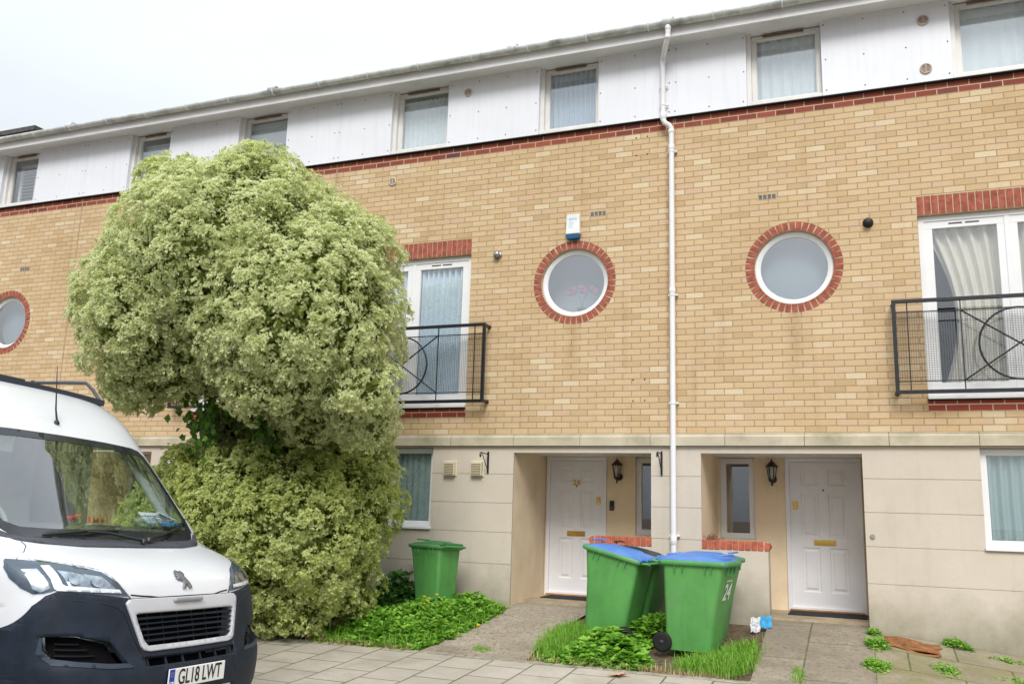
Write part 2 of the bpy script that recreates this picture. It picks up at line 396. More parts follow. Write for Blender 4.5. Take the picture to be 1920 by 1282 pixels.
def slab_mat(name, bw, bh, c0, c1, joint, off=0.0, moss=.0, swap=True, mw=.006, stain=.4, pit=0):
    t = NT(name); P = t.pos(); x = t.xyz(P)
    wob = t.m('MULTIPLY', t.m('SUBTRACT', t.noise(4, 4, .6, P), .5), .014)
    a, b_ = t.m('ADD', x[1], wob), t.m('ADD', x[0], t.m('ADD', wob, off))
    if not swap: a, b_ = b_, a
    d, r1, rc, row, colm = brick_pattern(t, a, b_, bw, bh, mw)
    mask = t.mr(d, mw-.002, mw+.006, 0, 1)
    n = t.noise(2.2, 6, .65, P)
    c = t.ramp(n, [(.3, c0), (.7, c1)])
    c = t.mix(t.mr(r1, 0, 1, 0, .35), c, tuple(q*.8 for q in c0))
    c = t.mix(t.mr(t.noise(70, 4, .7, P), .45, .75, 0, .35), c, tuple(q*.55 for q in c0))
    c = t.mix(t.mr(t.noise(.9, 6, .7, P, .5), .5, .7, 0, stain), c, (.20, .165, .10))
    if pit: c = t.mix(t.mr(t.noise(24, 5, .75, P, .8), .5, .64, 0, pit), c, (.13, .105, .075))
    if moss: c = t.mix(t.m('MULTIPLY', t.mr(t.noise(1.7, 6, .7, P, .6), .42, .62, 0, 1), moss), c, (.17, .16, .045))
    jc = t.mix(t.mr(t.noise(3, 4, .6, P), .45, .6, 0, 1), joint, (.08, .11, .03))
    c = t.mix(mask, jc, c); t.set(c, .9, .2)
    t.bump(t.m('ADD', mask, t.m('MULTIPLY', t.noise(90, 5, .7, P), .5)), .6, .006); return t.mat
SLAB = slab_mat('street_slab', .44, .425, (.40, .36, .30), (.52, .475, .41), (.17, .15, .115), off=.0)
MOSSY = slab_mat('mossy_slab', .9, .62, (.27, .235, .165), (.40, .345, .25), (.15, .13, .06), moss=.5, swap=False, off=.2, pit=.4)
def path_mat():
    t = NT('pitted_concrete'); P = t.pos()
    c = t.ramp(t.noise(3, 6, .7, P), [(.3, (.32, .27, .21)), (.7, (.45, .395, .32))])
    c = t.mix(t.mr(t.noise(26, 5, .75, P, .8), .5, .62, 0, .75), c, (.13, .105, .075))
    c = t.mix(t.mr(t.noise(60, 3, .6, P), .62, .7, 0, .5), c, (.5, .46, .38))
    c = t.mix(t.mr(t.noise(.8, 5, .6, P), .5, .7, 0, .45), c, (.16, .14, .09))
    t.set(c, .95, .15); t.bump(t.noise(26, 5, .75, P, .8), .8, .012); return t.mat
PATH = path_mat()
ASPH = mat('asphalt', (.055, .055, .055), .9, .3, var=.2, sc=40, bump=.5, bsc=120)
def struct(o, label, cat): o['kind'] = 'structure'; return o
b = MB()
ys = [-900, -200, -60, -40, -20, -12, -8, -6.8, -6, -5.2, -4.4, -3.5, -2.7, -2, -1.5, -1, -.5, 0, 1.3, 1.35, 9, 40, 200, 900]; xs = [-900, -200, -60, -20, -10, -5, -2, 0, 2.2, 2.6, 3, 3.4, 3.8, 5, 8, 12, 20, 60, 200, 900]
vs = [(x, y, gz(x, max(-40, min(1.3, y)))-(.03 if y <= 1.3 else .06)) for y in ys for x in xs]; nx = len(xs)
b.add(vs, [(j*nx+i, j*nx+i+1, (j+1)*nx+i+1, (j+1)*nx+i) for j in range(len(ys)-1) for i in range(nx-1)], True)
struct(b.build('ground', SOIL), '', '')
struct(sheet('pavement', -16, 14, -7.2, -2.09, SLAB, 0, .2), '', '')
struct(sheet('road', -60, 60, -14, -7.2, ASPH, -.01, 1.5), '', '')
struct(sheet('far_pavement', -60, 60, -18, -14, SLAB, 0.0, 1.5), '', '')
struct(sheet('path', 0, 1, 0, 1, PATH, 0.0, .15, outline=[(-2.03, .02), (-2.0, -.6), (-2.06, -1.4), (-2.14, -2.085), (-.98, -2.085), (-1.05, -1.4), (-1.0, -.7), (-.93, .02), (-.93, 1.27), (-1.97, 1.27)]), '', '')
struct(sheet('path', 0, 1, 0, 1, slab_mat('path_slab', 1.25, .67, (.24, .20, .15), (.40, .35, .275), (.16, .14, .09), off=.44, stain=.35, pit=.75), 0.002, .15, outline=[(1.15, -2.085), (2.2, -2.085), (2.2, .02), (2.155, .02), (2.155, 1.27), (1.12, 1.27), (1.12, -.3)]), '', '')
struct(sheet('path', 2.204, 12, -2.085, -.002, MOSSY, .004, .15), '', '')
# a course of small setts between bed and slabs
b = MB()
x = -2.1
while x < 1.3:
    w = random.choice([.10, .10, .21]); g = .006
    zz = gz(x+w/2, -2.14)
    b.box(x+g, x+w-g, -2.19, -2.09, zz-.05, zz+.007+random.uniform(-.002, .003), .004); x += w
SETT = mat('concrete_sett', (.36, .32, .26), .9, .2, var=.2, sc=9, bump=.5, bsc=80)
struct(b.build('paving_edge', SETT), '', '')

# ------------------------------------------------------------------ houses
def rects(x0, x1, z0, z1, holes):
    X = sorted({x0, x1, *[min(max(h[0], x0), x1) for h in holes], *[min(max(h[1], x0), x1) for h in holes]})
    Z = sorted({z0, z1, *[min(max(h[2], z0), z1) for h in holes], *[min(max(h[3], z0), z1) for h in holes]})
    for i in range(len(X)-1):
        for j in range(len(Z)-1):
            a, b_, c, d = X[i], X[i+1], Z[j], Z[j+1]
            if b_-a < 1e-5 or d-c < 1e-5: continue
            mx_, mz = (a+b_)/2, (c+d)/2
            if any(h[0] < mx_ < h[1] and h[2] < mz < h[3] for h in holes): continue
            yield a, b_, c, d
def curtain(x0, x1, z0, z1, y, m, name, label, pleat=.075, amp=.022, spread=0, sweep=None):
    b = MB(); nx = int((x1-x0)/.012)+2; nz_ = 10; vs = []
    ph = random.random()*6
    for j in range(nz_+1):
        t = j/nz_; z = z0+(z1-z0)*t
        for i in range(nx+1):
            u = i/nx; x = x0+(x1-x0)*u
            if sweep: x = x0+(x1-x0)*u*(1-sweep*math.sin(math.pi*min(1, (1-t)*.9))) if sweep > 0 else x1-(x1-x0)*(1-u)*(1+sweep*math.sin(math.pi*min(1, (1-t)*.9)))
            a = amp*(.7+.5*math.sin(x*3.1+ph))
            yy = y+a*math.sin(2*math.pi*(x0+(x1-x0)*u)/pleat+ph+.8*math.sin(x*9+ph)+.3*math.sin(t*3))
            vs.append((x, yy, z))
    b.add(vs, [(j*(nx+1)+i, j*(nx+1)+i+1, (j+1)*(nx+1)+i+1, (j+1)*(nx+1)+i) for j in range(nz_) for i in range(nx)], True)
    o = b.build(name, m); return top(o, label, 'curtain', 'curtains behind the windows')
def frame(b, x0, x1, z0, z1, y0, y1, w, bev=.004):
    b.box(x0, x1, y0, y1, z1-w, z1, bev); b.box(x0, x1, y0, y1, z0, z0+w, bev)
    b.box(x0, x0+w, y0+.001, y1, z0+w-.003, z1-w+.003, bev); b.box(x1-w, x1, y0+.001, y1, z0+w-.003, z1-w+.003, bev)
def window(house, x0, x1, z0, z1, y, fw=.06, name='window', m=PVC, sash=True):
    b = MB(); frame(b, x0, x1, z0, z1, y, y+.06, fw)
    if sash: frame(b, x0+fw-.012, x1-fw+.012, z0+fw-.012, z1-fw+.012, y+.012, y+.05, .022, .003)
    w = b.build('window', m, house)
    g = MB(); g.box(x0+fw-.01, x1-fw+.01, y+.028, y+.034, z0+fw-.01, z1-fw+.01); g.build('pane', GLASS, w)
    return w
def ring_hole(cx, cz, r, n=48): return [(cx+r*math.cos(2*math.pi*i/n), cz+r*math.sin(2*math.pi*i/n)) for i in range(n)]

_sc = []
def screw(pn, x, z):
    if not _sc:
        b = MB(); b.lathe([(.002, -.006), (.009, -.004), (.009, 0)], (0, 0, 0), 8, 'Y'); o = b.build('screw', SCREW, None); _sc.append(o)
    else: o = _sc[0].copy(); C.objects.link(o)
    o.parent = pn; o.location = Vector((x, -.06, z))-root_off(pn)
def house(d):
    x0, x1 = d['x']; cx, cz = d['round'], 1.965; bx0, bx1 = d['bdoor']; gx0, gx1 = d['gwin']; px0, px1 = d['portal']
    H = thing('terraced_house', d['label'], 'house', ((x0+x1)/2, 0, gbase(0)), group='terraced houses in the row')
    YB = .15
    # --- brick storey with door and round openings
    V, T = cdt([(x0, 0), (x1, 0), (x1, 3.9), (x0, 3.9)], [ring_hole(cx, cz, .555), [(bx0, .225), (bx1, .225), (bx1, 2.685), (bx0, 2.685)]])
    b = MB(); b.add([(x, 0, z) for x, z in V], T)
    for q in ((bx0, 1), (bx1, -1)): b.quad((q[0], 0, .225), (q[0], YB, .225), (q[0], YB, 2.685), (q[0], 0, 2.685))
    o = fix_normals(b.build('wall', BUFF, H))
    b = MB(); b.box(x0, x1, -.003, .1, 3.9, 4.05); b.build('brick_band', REDB, H)
    b = MB(); b.box(x0-.007, x0+.007, -.0045, .02, .0, 4.05); b.build('movement_joint', mat('joint_sealant', (.40, .30, .19), .8), H)
    # soldier course lintel
    b = MB(); n = round((bx1-bx0)/.0755); p = (bx1-bx0)/n
    b.mat(MORT).box(bx0, bx1, .002, .11, 2.465, 2.685)
    b.mat(REDL)
    for i in range(n): b.box(bx0+i*p+.005, bx0+(i+1)*p-.005, -.003+random.uniform(-.001, .001), .1, 2.47, 2.683)
    b.build('brick_lintel', None, H)
    b = MB(); b.box(bx0, bx1, -.001, .1, .225, .345); b.build('brick_sill', brick_mat('red_sill_brick', [(0, (.28, .06, .045)), (1, (.38, .09, .06))], (.55, .42, .29), dirty=.1), H)
    # round window
    b = MB(); b.mat(MORT)
    n = 42
    V, T = cdt(ring_hole(cx, cz, .556), [ring_hole(cx, cz, .452)])
    b.add([(x, .004, z) for x, z in V], T)
    R0, R1 = .452, .555
    b.mat(REDL)
    for i in range(n):
        a0 = 2*math.pi*(i+.5)/n+random.uniform(-.006, .006); j = random.uniform(-.0015, .0015); hw_ = .0300
        ca, sa = math.cos(a0), math.sin(a0)
        pts = [(cx+r*ca-w_*sa, cz+r*sa+w_*ca) for r, w_ in ((R0, -hw_), (R1, -hw_-.001), (R1, hw_+.001), (R0, hw_))]
        b.poly_xz(pts, -.003+j, .09)
    o = fix_normals(b.build('brick_ring', None, H))
    b = MB(); b.lathe([(.452, .0), (.452, .10)], (cx, 0, cz), 48, 'Y'); 
    b.f = b.f[:48]; b.m = b.m[:48]; b.sm = b.sm[:48]
    b.build('reveal', MORT, H)
    b = MB(); b.lathe([(.452, .10), (.452, .055), (.444, .048), (.418, .048), (.41, .055), (.405, .062), (.388, .062), (.383, .07), (.383, .1)], (cx, 0, cz), 64, 'Y')
    b.f = b.f[:64*8]; b.m = b.m[:64*8]; b.sm = b.sm[:64*8]
    w = b.build('window', PVC, H)
    g = MB(); g.lathe([(.39, .078), (.39, .084)], (cx, 0, cz), 64, 'Y', False); g.build('pane', glass('round_glass', k=2.6, base=.12), w)
    # --- stone band
    b = MB(); j0 = -1.091-.885*30; k = 0
    while j0 < x0: j0 += .885
    xs_ = [x0]+[q for q in [j0+.885*i for i in range(7)] if x0+.05 < q < x1-.05]+[x1]
    for a, c in zip(xs_, xs_[1:]):
        pr = [(.06, 0), (-.004, 0), (-.05, -.045), (-.05, -.15), (.06, -.15)]
        vs = [(a+.003, y, z) for y, z in pr]+[(c-.003, y, z) for y, z in pr]; n = 5
        b.mat(STONE).add(vs, [list(range(n))[::-1], list(range(n, 2*n))]+[(i, (i+1) % n, (i+1) % n+n, i+n) for i in range(n)])
    b.mat(GROOVE).box(x0, x1, -.02, .05, -.145, -.01)
    fix_normals(b.build('stone_band', None, H))
    # --- rendered ground storey, in courses with a sunk joint
    holes = [(px0, px1, -3, -.235), (gx0, gx1, -1.225, -.17)]
    zs = [-.155, -.51, -.875, -1.24, -1.63, -2.8]
    b = MB(); g = .005
    for zt, zb in zip(zs, zs[1:]):
        for a, c, e, f in rects(x0, x1, zb+g, zt-(g if zt != -.155 else 0), holes): b.quad((a, 0, e), (c, 0, e), (c, 0, f), (a, 0, f))
    for z in zs[1:-1]:
        for a, c, e, f in rects(x0, x1, z-g, z+g, holes):
            b.quad((a, .006, e), (c, .006, e), (c, .006, f), (a, .006, f))
            b.quad((a, 0, e), (c, 0, e), (c, .006, e), (a, .006, e)); b.quad((a, .006, f), (c, .006, f), (c, 0, f), (a, 0, f))
    # reveals of the window, porch lining
    b.quad((gx0, 0, -1.225), (gx0, .12, -1.225), (gx0, .12, -.17), (gx0, 0, -.17)); b.quad((gx1, .12, -1.225), (gx1, 0, -1.225), (gx1, 0, -.17), (gx1, .12, -.17))
    b.quad((gx0, 0, -1.225), (gx1, 0, -1.225), (gx1, .12, -1.225), (gx0, .12, -1.225)); b.quad((gx0, .12, -.17), (gx1, .12, -.17), (gx1, 0, -.17), (gx0, 0, -.17))
    b.build('rendered_wall', RENDER, H)
    D = 1.28; b = MB(); zc = -.2
    b.mat(RENDER)
    b.quad((px0, 0, -2.5), (px0, .03, -2.5), (px0, .03, -.235), (px0, 0, -.235)); b.quad((px1, .03, -2.5), (px1, 0, -2.5), (px1, 0, -.235), (px1, .03, -.235))
    b.quad((px0, .0, -.235), (px1, .0, -.235), (px1, .10, -.235), (px0, .10, -.235)); b.quad((px0, .10, -.235), (px1, .10, -.235), (px1, .10, zc), (px0, .10, zc))
    b.mat(PORCH)
    b.quad((px0, .03, -2.5), (px0, D, -2.5), (px0, D, zc), (px0, .03, zc)); b.quad((px1, D, -2.5), (px1, .03, -2.5), (px1, .03, zc), (px1, D, zc))
    dx0, dx1 = d['door']; sx0, sx1 = d['side']
    for a, c, e, f in rects(px0, px1, -2.5, zc, [(dx0, dx1, -2.085, zc), (sx0, sx1, -1.235, zc-.0)]): b.quad((a, D, e), (c, D, e), (c, D, f), (a, D, f))
    b.quad((sx0, D, -1.235), (sx0, D+.1, -1.235), (sx0, D+.1, zc), (sx0, D, zc)); b.quad((sx1, D+.1, -1.235), (sx1, D, -1.235), (sx1, D, zc), (sx1, D+.1, zc))
    b.mat(SOFFIT).quad((px0, .1, zc), (px1, .1, zc), (px1, D, zc), (px0, D, zc))
    b.build('porch', None, H)
    b = MB(); fz = -2.105
    b.box(px0, px1, .35, D+.2, -2.4, -2.078, 0); b.build('porch_floor', mat('porch_screed', (.44, .36, .25), .9, .2, var=.15, sc=5, bump=.3), H)
    # low wall with brick on edge cap
    if d.get('low'):
        a, c = d['low']; rnd = d['rnd']
        b = MB(); b.box(a, c, -.002, .215, -2.5, -1.335, .006)
        b.build('low_wall', RENDER, H)
        b = MB(); n = 11; wd = (c-a+.02)/n
        b.mat(MORT).box(a, c, .006, .21, -1.336, -1.238)
        b.mat(CAPB)
        for i in range(n):
            u0, u1 = (a-.01 if rnd < 0 else a)+i*wd+.005, (a-.01 if rnd < 0 else a)+(i+1)*wd-.005
            end = (rnd > 0 and i == n-1) or (rnd < 0 and i == 0)
            if end:
                pts = []
                for t in range(9):
                    an = math.pi*t/8; pts.append(((u0+.01 if rnd > 0 else u1-.01)+math.sin(an)*rnd*(wd-.015), -1.286+.049*math.cos(an)))
                b.poly_xz(pts, -.012, .225)
            else: b.box(u0, u1, -.01+random.uniform(-.002, .002), .225, -1.334, -1.236+random.uniform(-.002, .002), .003)
        fix_normals(b.build('cap_bricks', None, H))
    # front door
    dr = MB(); frame(dr, dx0, dx1, -2.075, zc-.002, D-.03, D+.06, .05)
    dframe = dr.build('door_frame', DOORW, H)
    a, c, e, f = dx0+.05, dx1-.05, -2.045, zc-.055
    w = c-a
    b = MB(); b.mat(DOORW); panels = []
    hgt = f-e
    for (q0, q1) in ((.065, .115+.0), ):
        pass
    pw = (w-.13*2-.11)/2
    cols = [(a+.13, a+.13+pw), (c-.13-pw, c-.13)]
    rws = [(e+.20, e+.74), (e+.86, e+1.40), (e+1.50, e+1.70)]
    hl = [(q[0], q[1], r[0], r[1]) for q in cols for r in rws]
    yF = D+.005
    for A_, B_, C_, D_ in rects(a, c, e, f, hl): b.quad((A_, yF, C_), (B_, yF, C_), (B_, yF, D_), (A_, yF, D_))
    for h in hl:
        s_ = [(h[0], h[2]), (h[1], h[2]), (h[1], h[3]), (h[0], h[3])]
        def ins(k): return [(h[0]+k, h[2]+k), (h[1]-k, h[2]+k), (h[1]-k, h[3]-k), (h[0]+k, h[3]-k)]
        rings = [(s_, yF), (ins(.012), yF+.014), (ins(.03), yF+.014), (ins(.055), yF+.002)]
        for (p0, y0), (p1, y1) in zip(rings, rings[1:]):
            for i in range(4):
                j = (i+1) % 4
                b.quad((p0[i][0], y0, p0[i][1]), (p0[j][0], y0, p0[j][1]), (p1[j][0], y1, p1[j][1]), (p1[i][0], y1, p1[i][1]))
        q = rings[-1][0]; b.quad(*[(x_, yF+.002, z_) for x_, z_ in q])
    door = b.build('door', DOORW, H)
    b = MB(); mxx = (a+c)/2; lz = e+.80
    b.box(mxx-.13, mxx+.13, yF-.008, yF, lz-.035, lz+.035, .004); b.box(mxx-.105, mxx+.105, yF-.014, yF-.006, lz-.02, lz+.02, .004)
    b.build('letter_plate', BRASS, door)
    kx = c-.065 if d['hinge'] < 0 else a+.065
    b = MB(); b.box(kx-.028, kx+.028, yF-.012, yF, e+1.20, e+1.30, .004); b.lathe([(.02, yF-.03), (.022, yF-.012)], (kx, 0, e+1.27), 16, 'Y'); b.build('lock', BRASS, door)
    b = MB(); b.lathe([(.009, yF-.006), (.012, yF)], (mxx, 0, e+1.445), 12, 'Y'); b.build('spy_hole', BLACKM, door)
    b = MB(); b.box(dx0+.02, dx1-.02, D-.05, D+.04, -2.08, -2.05, .004); b.build('threshold', WOOD, H)
    # side window of the porch
    w_ = window(H, sx0, sx1, -1.235, zc-.002, D+.04, .075, sash=False)
    # ground floor window and sill
    w_ = window(H, gx0, gx1, -1.2, -.175, .075, .06)
    if gx1-gx0 > .9:
        b = MB(); mm = (gx0+gx1)/2; b.box(mm-.04, mm+.04, .078, .13, -1.15, -.22, .004); b.build('mullion', PVC, w_)
    b = MB(); b.box(gx0-.01, gx1+.01, -.035, .1, -1.235, -1.2, .006); b.build('window_sill', PVC, H)
    b = MB(); b.box(gx0, gx1, .04, .12, -.178, -.152); b.build('window_head', GROOVE, H)
    # balcony doors
    y = .06; b = MB(); z0, z1 = .40, 2.462
    frame(b, bx0+.005, bx1-.005, z0, z1, y, y+.07, .062); w_ = b.build('french_door', PVC, H)
    mid = (bx0+bx1)/2; b = MB()
    for a_, c_ in ((bx0+.055, mid-.004), (mid+.004, bx1-.055)):
        frame(b, a_, c_, z0+.05, z1-.05, y+.012, y+.06, .098, .005)
        for q in (-.09, .09): b.mat(DARK) if False else None
    b.box(mid-.03, mid+.03, y+.004, y+.05, z0+.06, z1-.06, .008)
    b.build('sash', PVC, w_)
    for a_, c_ in ((bx0+.055, mid-.004), (mid+.004, bx1-.055)):
        m_ = (a_+c_)/2
        for q in (-.085, .085): b = MB(); b.box(m_+q-.07, m_+q+.07, y+.006, y+.014, z1-.105, z1-.093); b.build('trickle_vent', BLACKP, w_)
    g = MB()
    for a_, c_ in ((bx0+.055, mid-.004), (mid+.004, bx1-.055)): g.box(a_+.09, c_-.09, y+.034, y+.042, z0+.14, z1-.14)
    g.build('pane', GLASS, w_)
    b = MB(); b.box(bx0-.0, bx1+.0, -.05, .12, .355, .40, .008); b.build('door_sill', PVC, H)
    b = MB(); b.box(bx0, bx1, -.03, .1, .343, .357); b.build('sill_gap', DARK, H)
    # balcony guard
    balcony(H, bx0-.325, bx1+.325)
    # --- top storey: white panels, windows, soffit, fascia
    wins = d['top']
    edges = [x0]+[e_ for w2 in wins for e_ in w2]+[x1]; segs = [(edges[i], edges[i+1]) for i in range(0, len(edges), 2)]
    for a, c in segs:
        if c-a < .05: continue
        b = MB(); b.box(a, c, -.06, .1, 4.055, 5.045, .002); pn = b.build('cladding_panel', PANEL, H)
        b = MB(); k = max(1, round((c-a)/.5))
        pts_ = [(a+.04+(c-a-.08)*i/k, z_) for i in range(k+1) for z_ in (4.12, 4.52, 4.98)]
        for xx, zz in pts_: screw(pn, xx+random.uniform(-.01, .01), zz)
    b = MB(); b.box(x0, x1, -.055, .05, 4.043, 4.0525); b.build('drip_strip', DARK, H)
    for a, c in wins:
        w_ = window(H, a+.055, c-.005, 4.105, 5.03, .05, .055, m=PVCD)
        b = MB(); b.box(a+.2, c-.2, .02, .05, 5.0, 5.018, .003); b.build('trickle_vent', mat('brown_vent', (.16, .10, .08), .6), w_)
        b = MB(); b.box(a, a+.055, .0, .1, 4.055, 5.045, .003); b.build('jamb', PVCD, w_)
        b = MB(); b.box(a, c, -.05, .1, 4.058, 4.105, .006); b.build('window_sill', PVCD, w_)
    b = MB(); b.box(x0, x1, -.335, .12, 5.045, 5.06); b.build('soffit', SOFFIT, H)
    b = MB(); b.box(x0, x1, -.36, -.335, 4.995, 5.15); 
    b.build('fascia', SOFFIT, H)
    b = MB(); xx = x0+.05
    while xx < x1-.1: b.box(xx, xx+.16, -.325, -.313, 5.0425, 5.0445); xx += .19
    b.build('soffit_vent', DARK, H)
    # roof, shell, floors
    b = MB(); s_ = math.tan(R(20)); rz = 5.17
    b.quad((x0, -.43, rz), (x1, -.43, rz), (x1, 4.6, rz+5.03*s_), (x0, 4.6, rz+5.03*s_)); b.quad((x1, 9.2, rz), (x0, 9.2, rz), (x0, 4.6, rz+5.03*s_), (x1, 4.6, rz+5.03*s_))
    b.build('roof', ROOF, H)
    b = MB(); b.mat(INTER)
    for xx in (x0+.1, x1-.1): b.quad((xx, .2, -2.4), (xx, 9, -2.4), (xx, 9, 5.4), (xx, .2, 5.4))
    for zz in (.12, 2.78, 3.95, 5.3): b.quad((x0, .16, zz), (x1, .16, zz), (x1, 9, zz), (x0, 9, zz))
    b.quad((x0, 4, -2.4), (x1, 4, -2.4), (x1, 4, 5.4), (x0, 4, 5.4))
    b.quad((x0, D+.35, -2.4), (x1, D+.35, -2.4), (x1, D+.35, .1), (x0, D+.35, .1)) if False else None
    b.mat(BUFF).quad((x0, 9, -2.6), (x1, 9, -2.6), (x1, 9, 5.3), (x0, 9, 5.3))
    b.build('shell', None, H)
    return H
def ring_tube(b, cx, y, cz, r, t, n=40, sx=1.0):
    b.tube([(cx+r*sx*math.cos(2*math.pi*i/n), y, cz+r*math.sin(2*math.pi*i/n)) for i in range(n+1)], t, 6, False)
MESH = BLACKM
def balcony(H, x0, x1):
    y = -.17; z0, z1 = .405, 1.445
    b = MB(); b.box(x0, x1, y-.02, y+.02, z1-.035, z1+.005, .003); b.box(x0, x1, y-.02, y+.02, z0-.005, z0+.035, .003)
    b.box(x0-.001, x0+.04, y-.019, y+.019, z0, z1, .003); b.box(x1-.04, x1+.001, y-.019, y+.019, z0, z1, .003)
    for x in (x0+.02, x1-.02):
        for z in (z1-.02, z0+.02): b.box(x-.018, x+.018, y, .0, z-.018, z+.018); b.lathe([(.026, -.010), (.026, 0)], (x, 0, z), 10, 'Y')
    G = b.build('balcony_guard', BLACKM, H)
    b = MB(); za, zb = z0+.13, z1-.14; cx = (x0+x1)/2
    for z in (za, zb): b.box(x0+.04, x1-.04, y-.006, y+.006, z-.006, z+.006)
    hw = (x1-x0)/2
    for x in (x0+.155, cx-.55*hw/1.29*1.0-.02, cx+.55*hw/1.29+.02, x1-.155): b.box(x-.006, x+.006, y-.0055, y+.0055, z0+.03, z1-.03)
    b.build('rails', BLACKM, G)
    b = MB(); L = .55*hw/1.29+.02; cz = (za+zb)/2; rr = (zb-za)/2
    ring_tube(b, cx, y, cz, rr, .012)
    b.tube([(cx-L, y+.01, zb), (cx+L, y+.01, za)], .010, 6); b.tube([(cx-L, y-.01, za), (cx+L, y-.01, zb)], .010, 6)
    b.build('circle_and_cross', BLACKM, G)
    b = MB(); s = .025; x = x0+.05; r_ = .0013
    while x < x1-.05: b.box(x-r_, x+r_, y+.012, y+.014, za, zb); x += s
    z = za
    while z < zb: b.box(x0+.045, x1-.045, y+.014, y+.016, z-r_, z+r_); z += s
    b.build('wire_mesh', BLACKM, G)
def mir(d, k, **over):
    f = lambda t: tuple(sorted((k-t[0], k-t[1])))
    o = dict(x=f(d['x']), round=k-d['round'], bdoor=f(d['bdoor']), gwin=f(d['gwin']), portal=f(d['portal']), door=f(d['door']), side=f(d['side']), top=sorted(f(t) for t in d['top']), low=f(d['low']), rnd=-d['rnd'], hinge=-d['hinge'])
    o.update(over); return o
h26 = dict(x=(-4.95, .09), round=-1.215, bdoor=(-4.50, -2.69), gwin=(-4.42, -3.135), portal=(-1.985, -.205), door=(-1.965, -1.105), side=(-.705, -.28), top=[(-4.03, -3.12), (-1.74, -.90)], low=(-.96, -.205), rnd=-1, hinge=-1, label='terraced house with the big shrub in front of it, just left of the white drainpipe')
h24 = dict(x=(.09, 5.13), round=1.505, bdoor=(2.865, 4.67), gwin=(3.33, 4.6), portal=(.39, 2.165), door=(1.24, 2.145), side=(.42, .86), top=[(1.02, 1.91), (3.33, 4.2)], low=(.39, 1.135), rnd=1, hinge=1, label='terraced house right of the white drainpipe, with plain door and dark mat in its porch')
h28 = mir(h26, -9.9, label='terraced house mostly hidden behind the variegated shrub')
h30 = mir(h28, -20.1, label='terraced house at the left edge, a round window cut off by the frame'); h30['x'] = (-15.1, -9.99); h28['x'] = (-9.99, -4.95)
h22 = mir(h24, 10.26, label='terraced house beyond the right edge of the photograph')
HO = {k: house(v) for k, v in dict(a=h30, b=h28, c=h26, d=h24, e=h22).items()}
# ------------------------------------------------------------------ gutter and drainpipe
G = thing('roof_gutter', 'long grey weathered half round gutter running along the eaves of the whole row', 'gutter', (-2, -.42, 5.15))
b = MB(); xs_ = np.arange(-15.1, 10.3, .4); n = 10; vs = []; fs = []
def gp(a, r): return (-.425+r*math.cos(a), 5.165+r*math.sin(a))
for x in xs_:
    for r in (.062, .054):
        for i in range(n+1):
            a = math.pi+math.pi*i/n; y, z = gp(a, r); vs.append((x, y, z))
k = 2*(n+1)
for i in range(len(xs_)-1):
    for j in range(n):
        fs.append((i*k+j, i*k+j+1, (i+1)*k+j+1, (i+1)*k+j)); fs.append((i*k+n+1+j+1, i*k+n+1+j, (i+1)*k+n+1+j, (i+1)*k+n+1+j+1))
    fs.append((i*k, (i+1)*k, (i+1)*k+n+1, i*k+n+1)); fs.append((i*k+n, i*k+2*n+1, (i+1)*k+2*n+1, (i+1)*k+n))
b.add(vs, fs, True); b.build('channel', GUT, G)
for x in np.arange(-14.9, 10, .82):
    b = MB(); b.tube([(x, gp(math.pi+math.pi*i/8, .066)[0], gp(math.pi+math.pi*i/8, .066)[1]) for i in range(9)], .010, 5); b.box(x-.02, x+.02, -.366, -.360, 5.12, 5.18)
    b.build('gutter_bracket', PVC, G)
for x in (-14.2, -10.0, -5.9, -2.0, .11, 4.1, 8.2):
    b = MB(); b.tube([(x-.07, -.425, 5.165), (x+.07, -.425, 5.165)], .066, 16); b.build('gutter_joint', GUT, G)
Pp = thing('drainpipe', 'white drainpipe with an offset bend running down between the two front doors', 'drainpipe', (.075, -.09, gz(.07, -.1)))
r = .034
b = MB(); b.tube([(.11, -.425, 5.13), (.11, -.425, 4.98), (.10, -.415, 4.95), (.02, -.24, 4.86), (-.015, -.15, 4.83), (-.02, -.125, 4.78), (-.022, -.115, 4.05), (-.02, -.115, 4.0), (0, -.108, 3.955), (.05, -.085, 3.925), (.072, -.07, 3.89), (.074, -.062, 3.83), (.075, -.062, -2.15)], r, 14)
b.build('pipe', PIPE, Pp)
for x, y, z, h in ((.11, -.425, 5.09, .07), (.105, -.42, 4.965, .05), (-.02, -.12, 4.80, .06), (-.02, -.113, 4.05, .10), (.073, -.062, 3.85, .05), (.075, -.062, 3.63, .07), (.075, -.062, 1.75, .07), (.075, -.062, -1.25, .10)):
    b = MB(); b.lathe([(r+.002, z-h/2), (r+.006, z-h/2+.006), (r+.006, z+h/2-.006), (r+.002, z+h/2)], (x, y, 0), 18); b.build('pipe_collar', PIPE, Pp)
for z, x in ((4.46, -.02), (4.20, -.02), (3.58, .075), (1.70, .075), (.36, .075), (-1.20, .075)):
    b = MB(); yb = -.062 if z < 4 else -.115; b.lathe([(r+.005, z-.014), (r+.005, z+.014)], (x, yb, 0), 18); b.box(x-.055, x+.065, yb+.02, yb+.03 if z > 4 else -.001, z-.012, z+.012, .002); b.lathe([(.008, yb+.008), (.008, yb+.02)], (x+.055, 0, z), 8, 'Y')
    b.build('pipe_bracket', PIPE, Pp)
# neighbouring higher roof edge seen above the gutter at the far left
D_ = thing('higher_roof', 'grey edge of a slightly higher neighbouring roof above the gutter at far left', 'roof', (-14, 1.4, 5.6))
b = MB(); b.box(-18, -12.6, .95, 4.0, 6.08, 6.17); b.build('roof_slab', ROOF, D_)
b = MB(); b.box(-17.9, -12.75, 1.05, 3.9, 5.3, 6.08); b.build('side_wall', SOFFIT, D_)

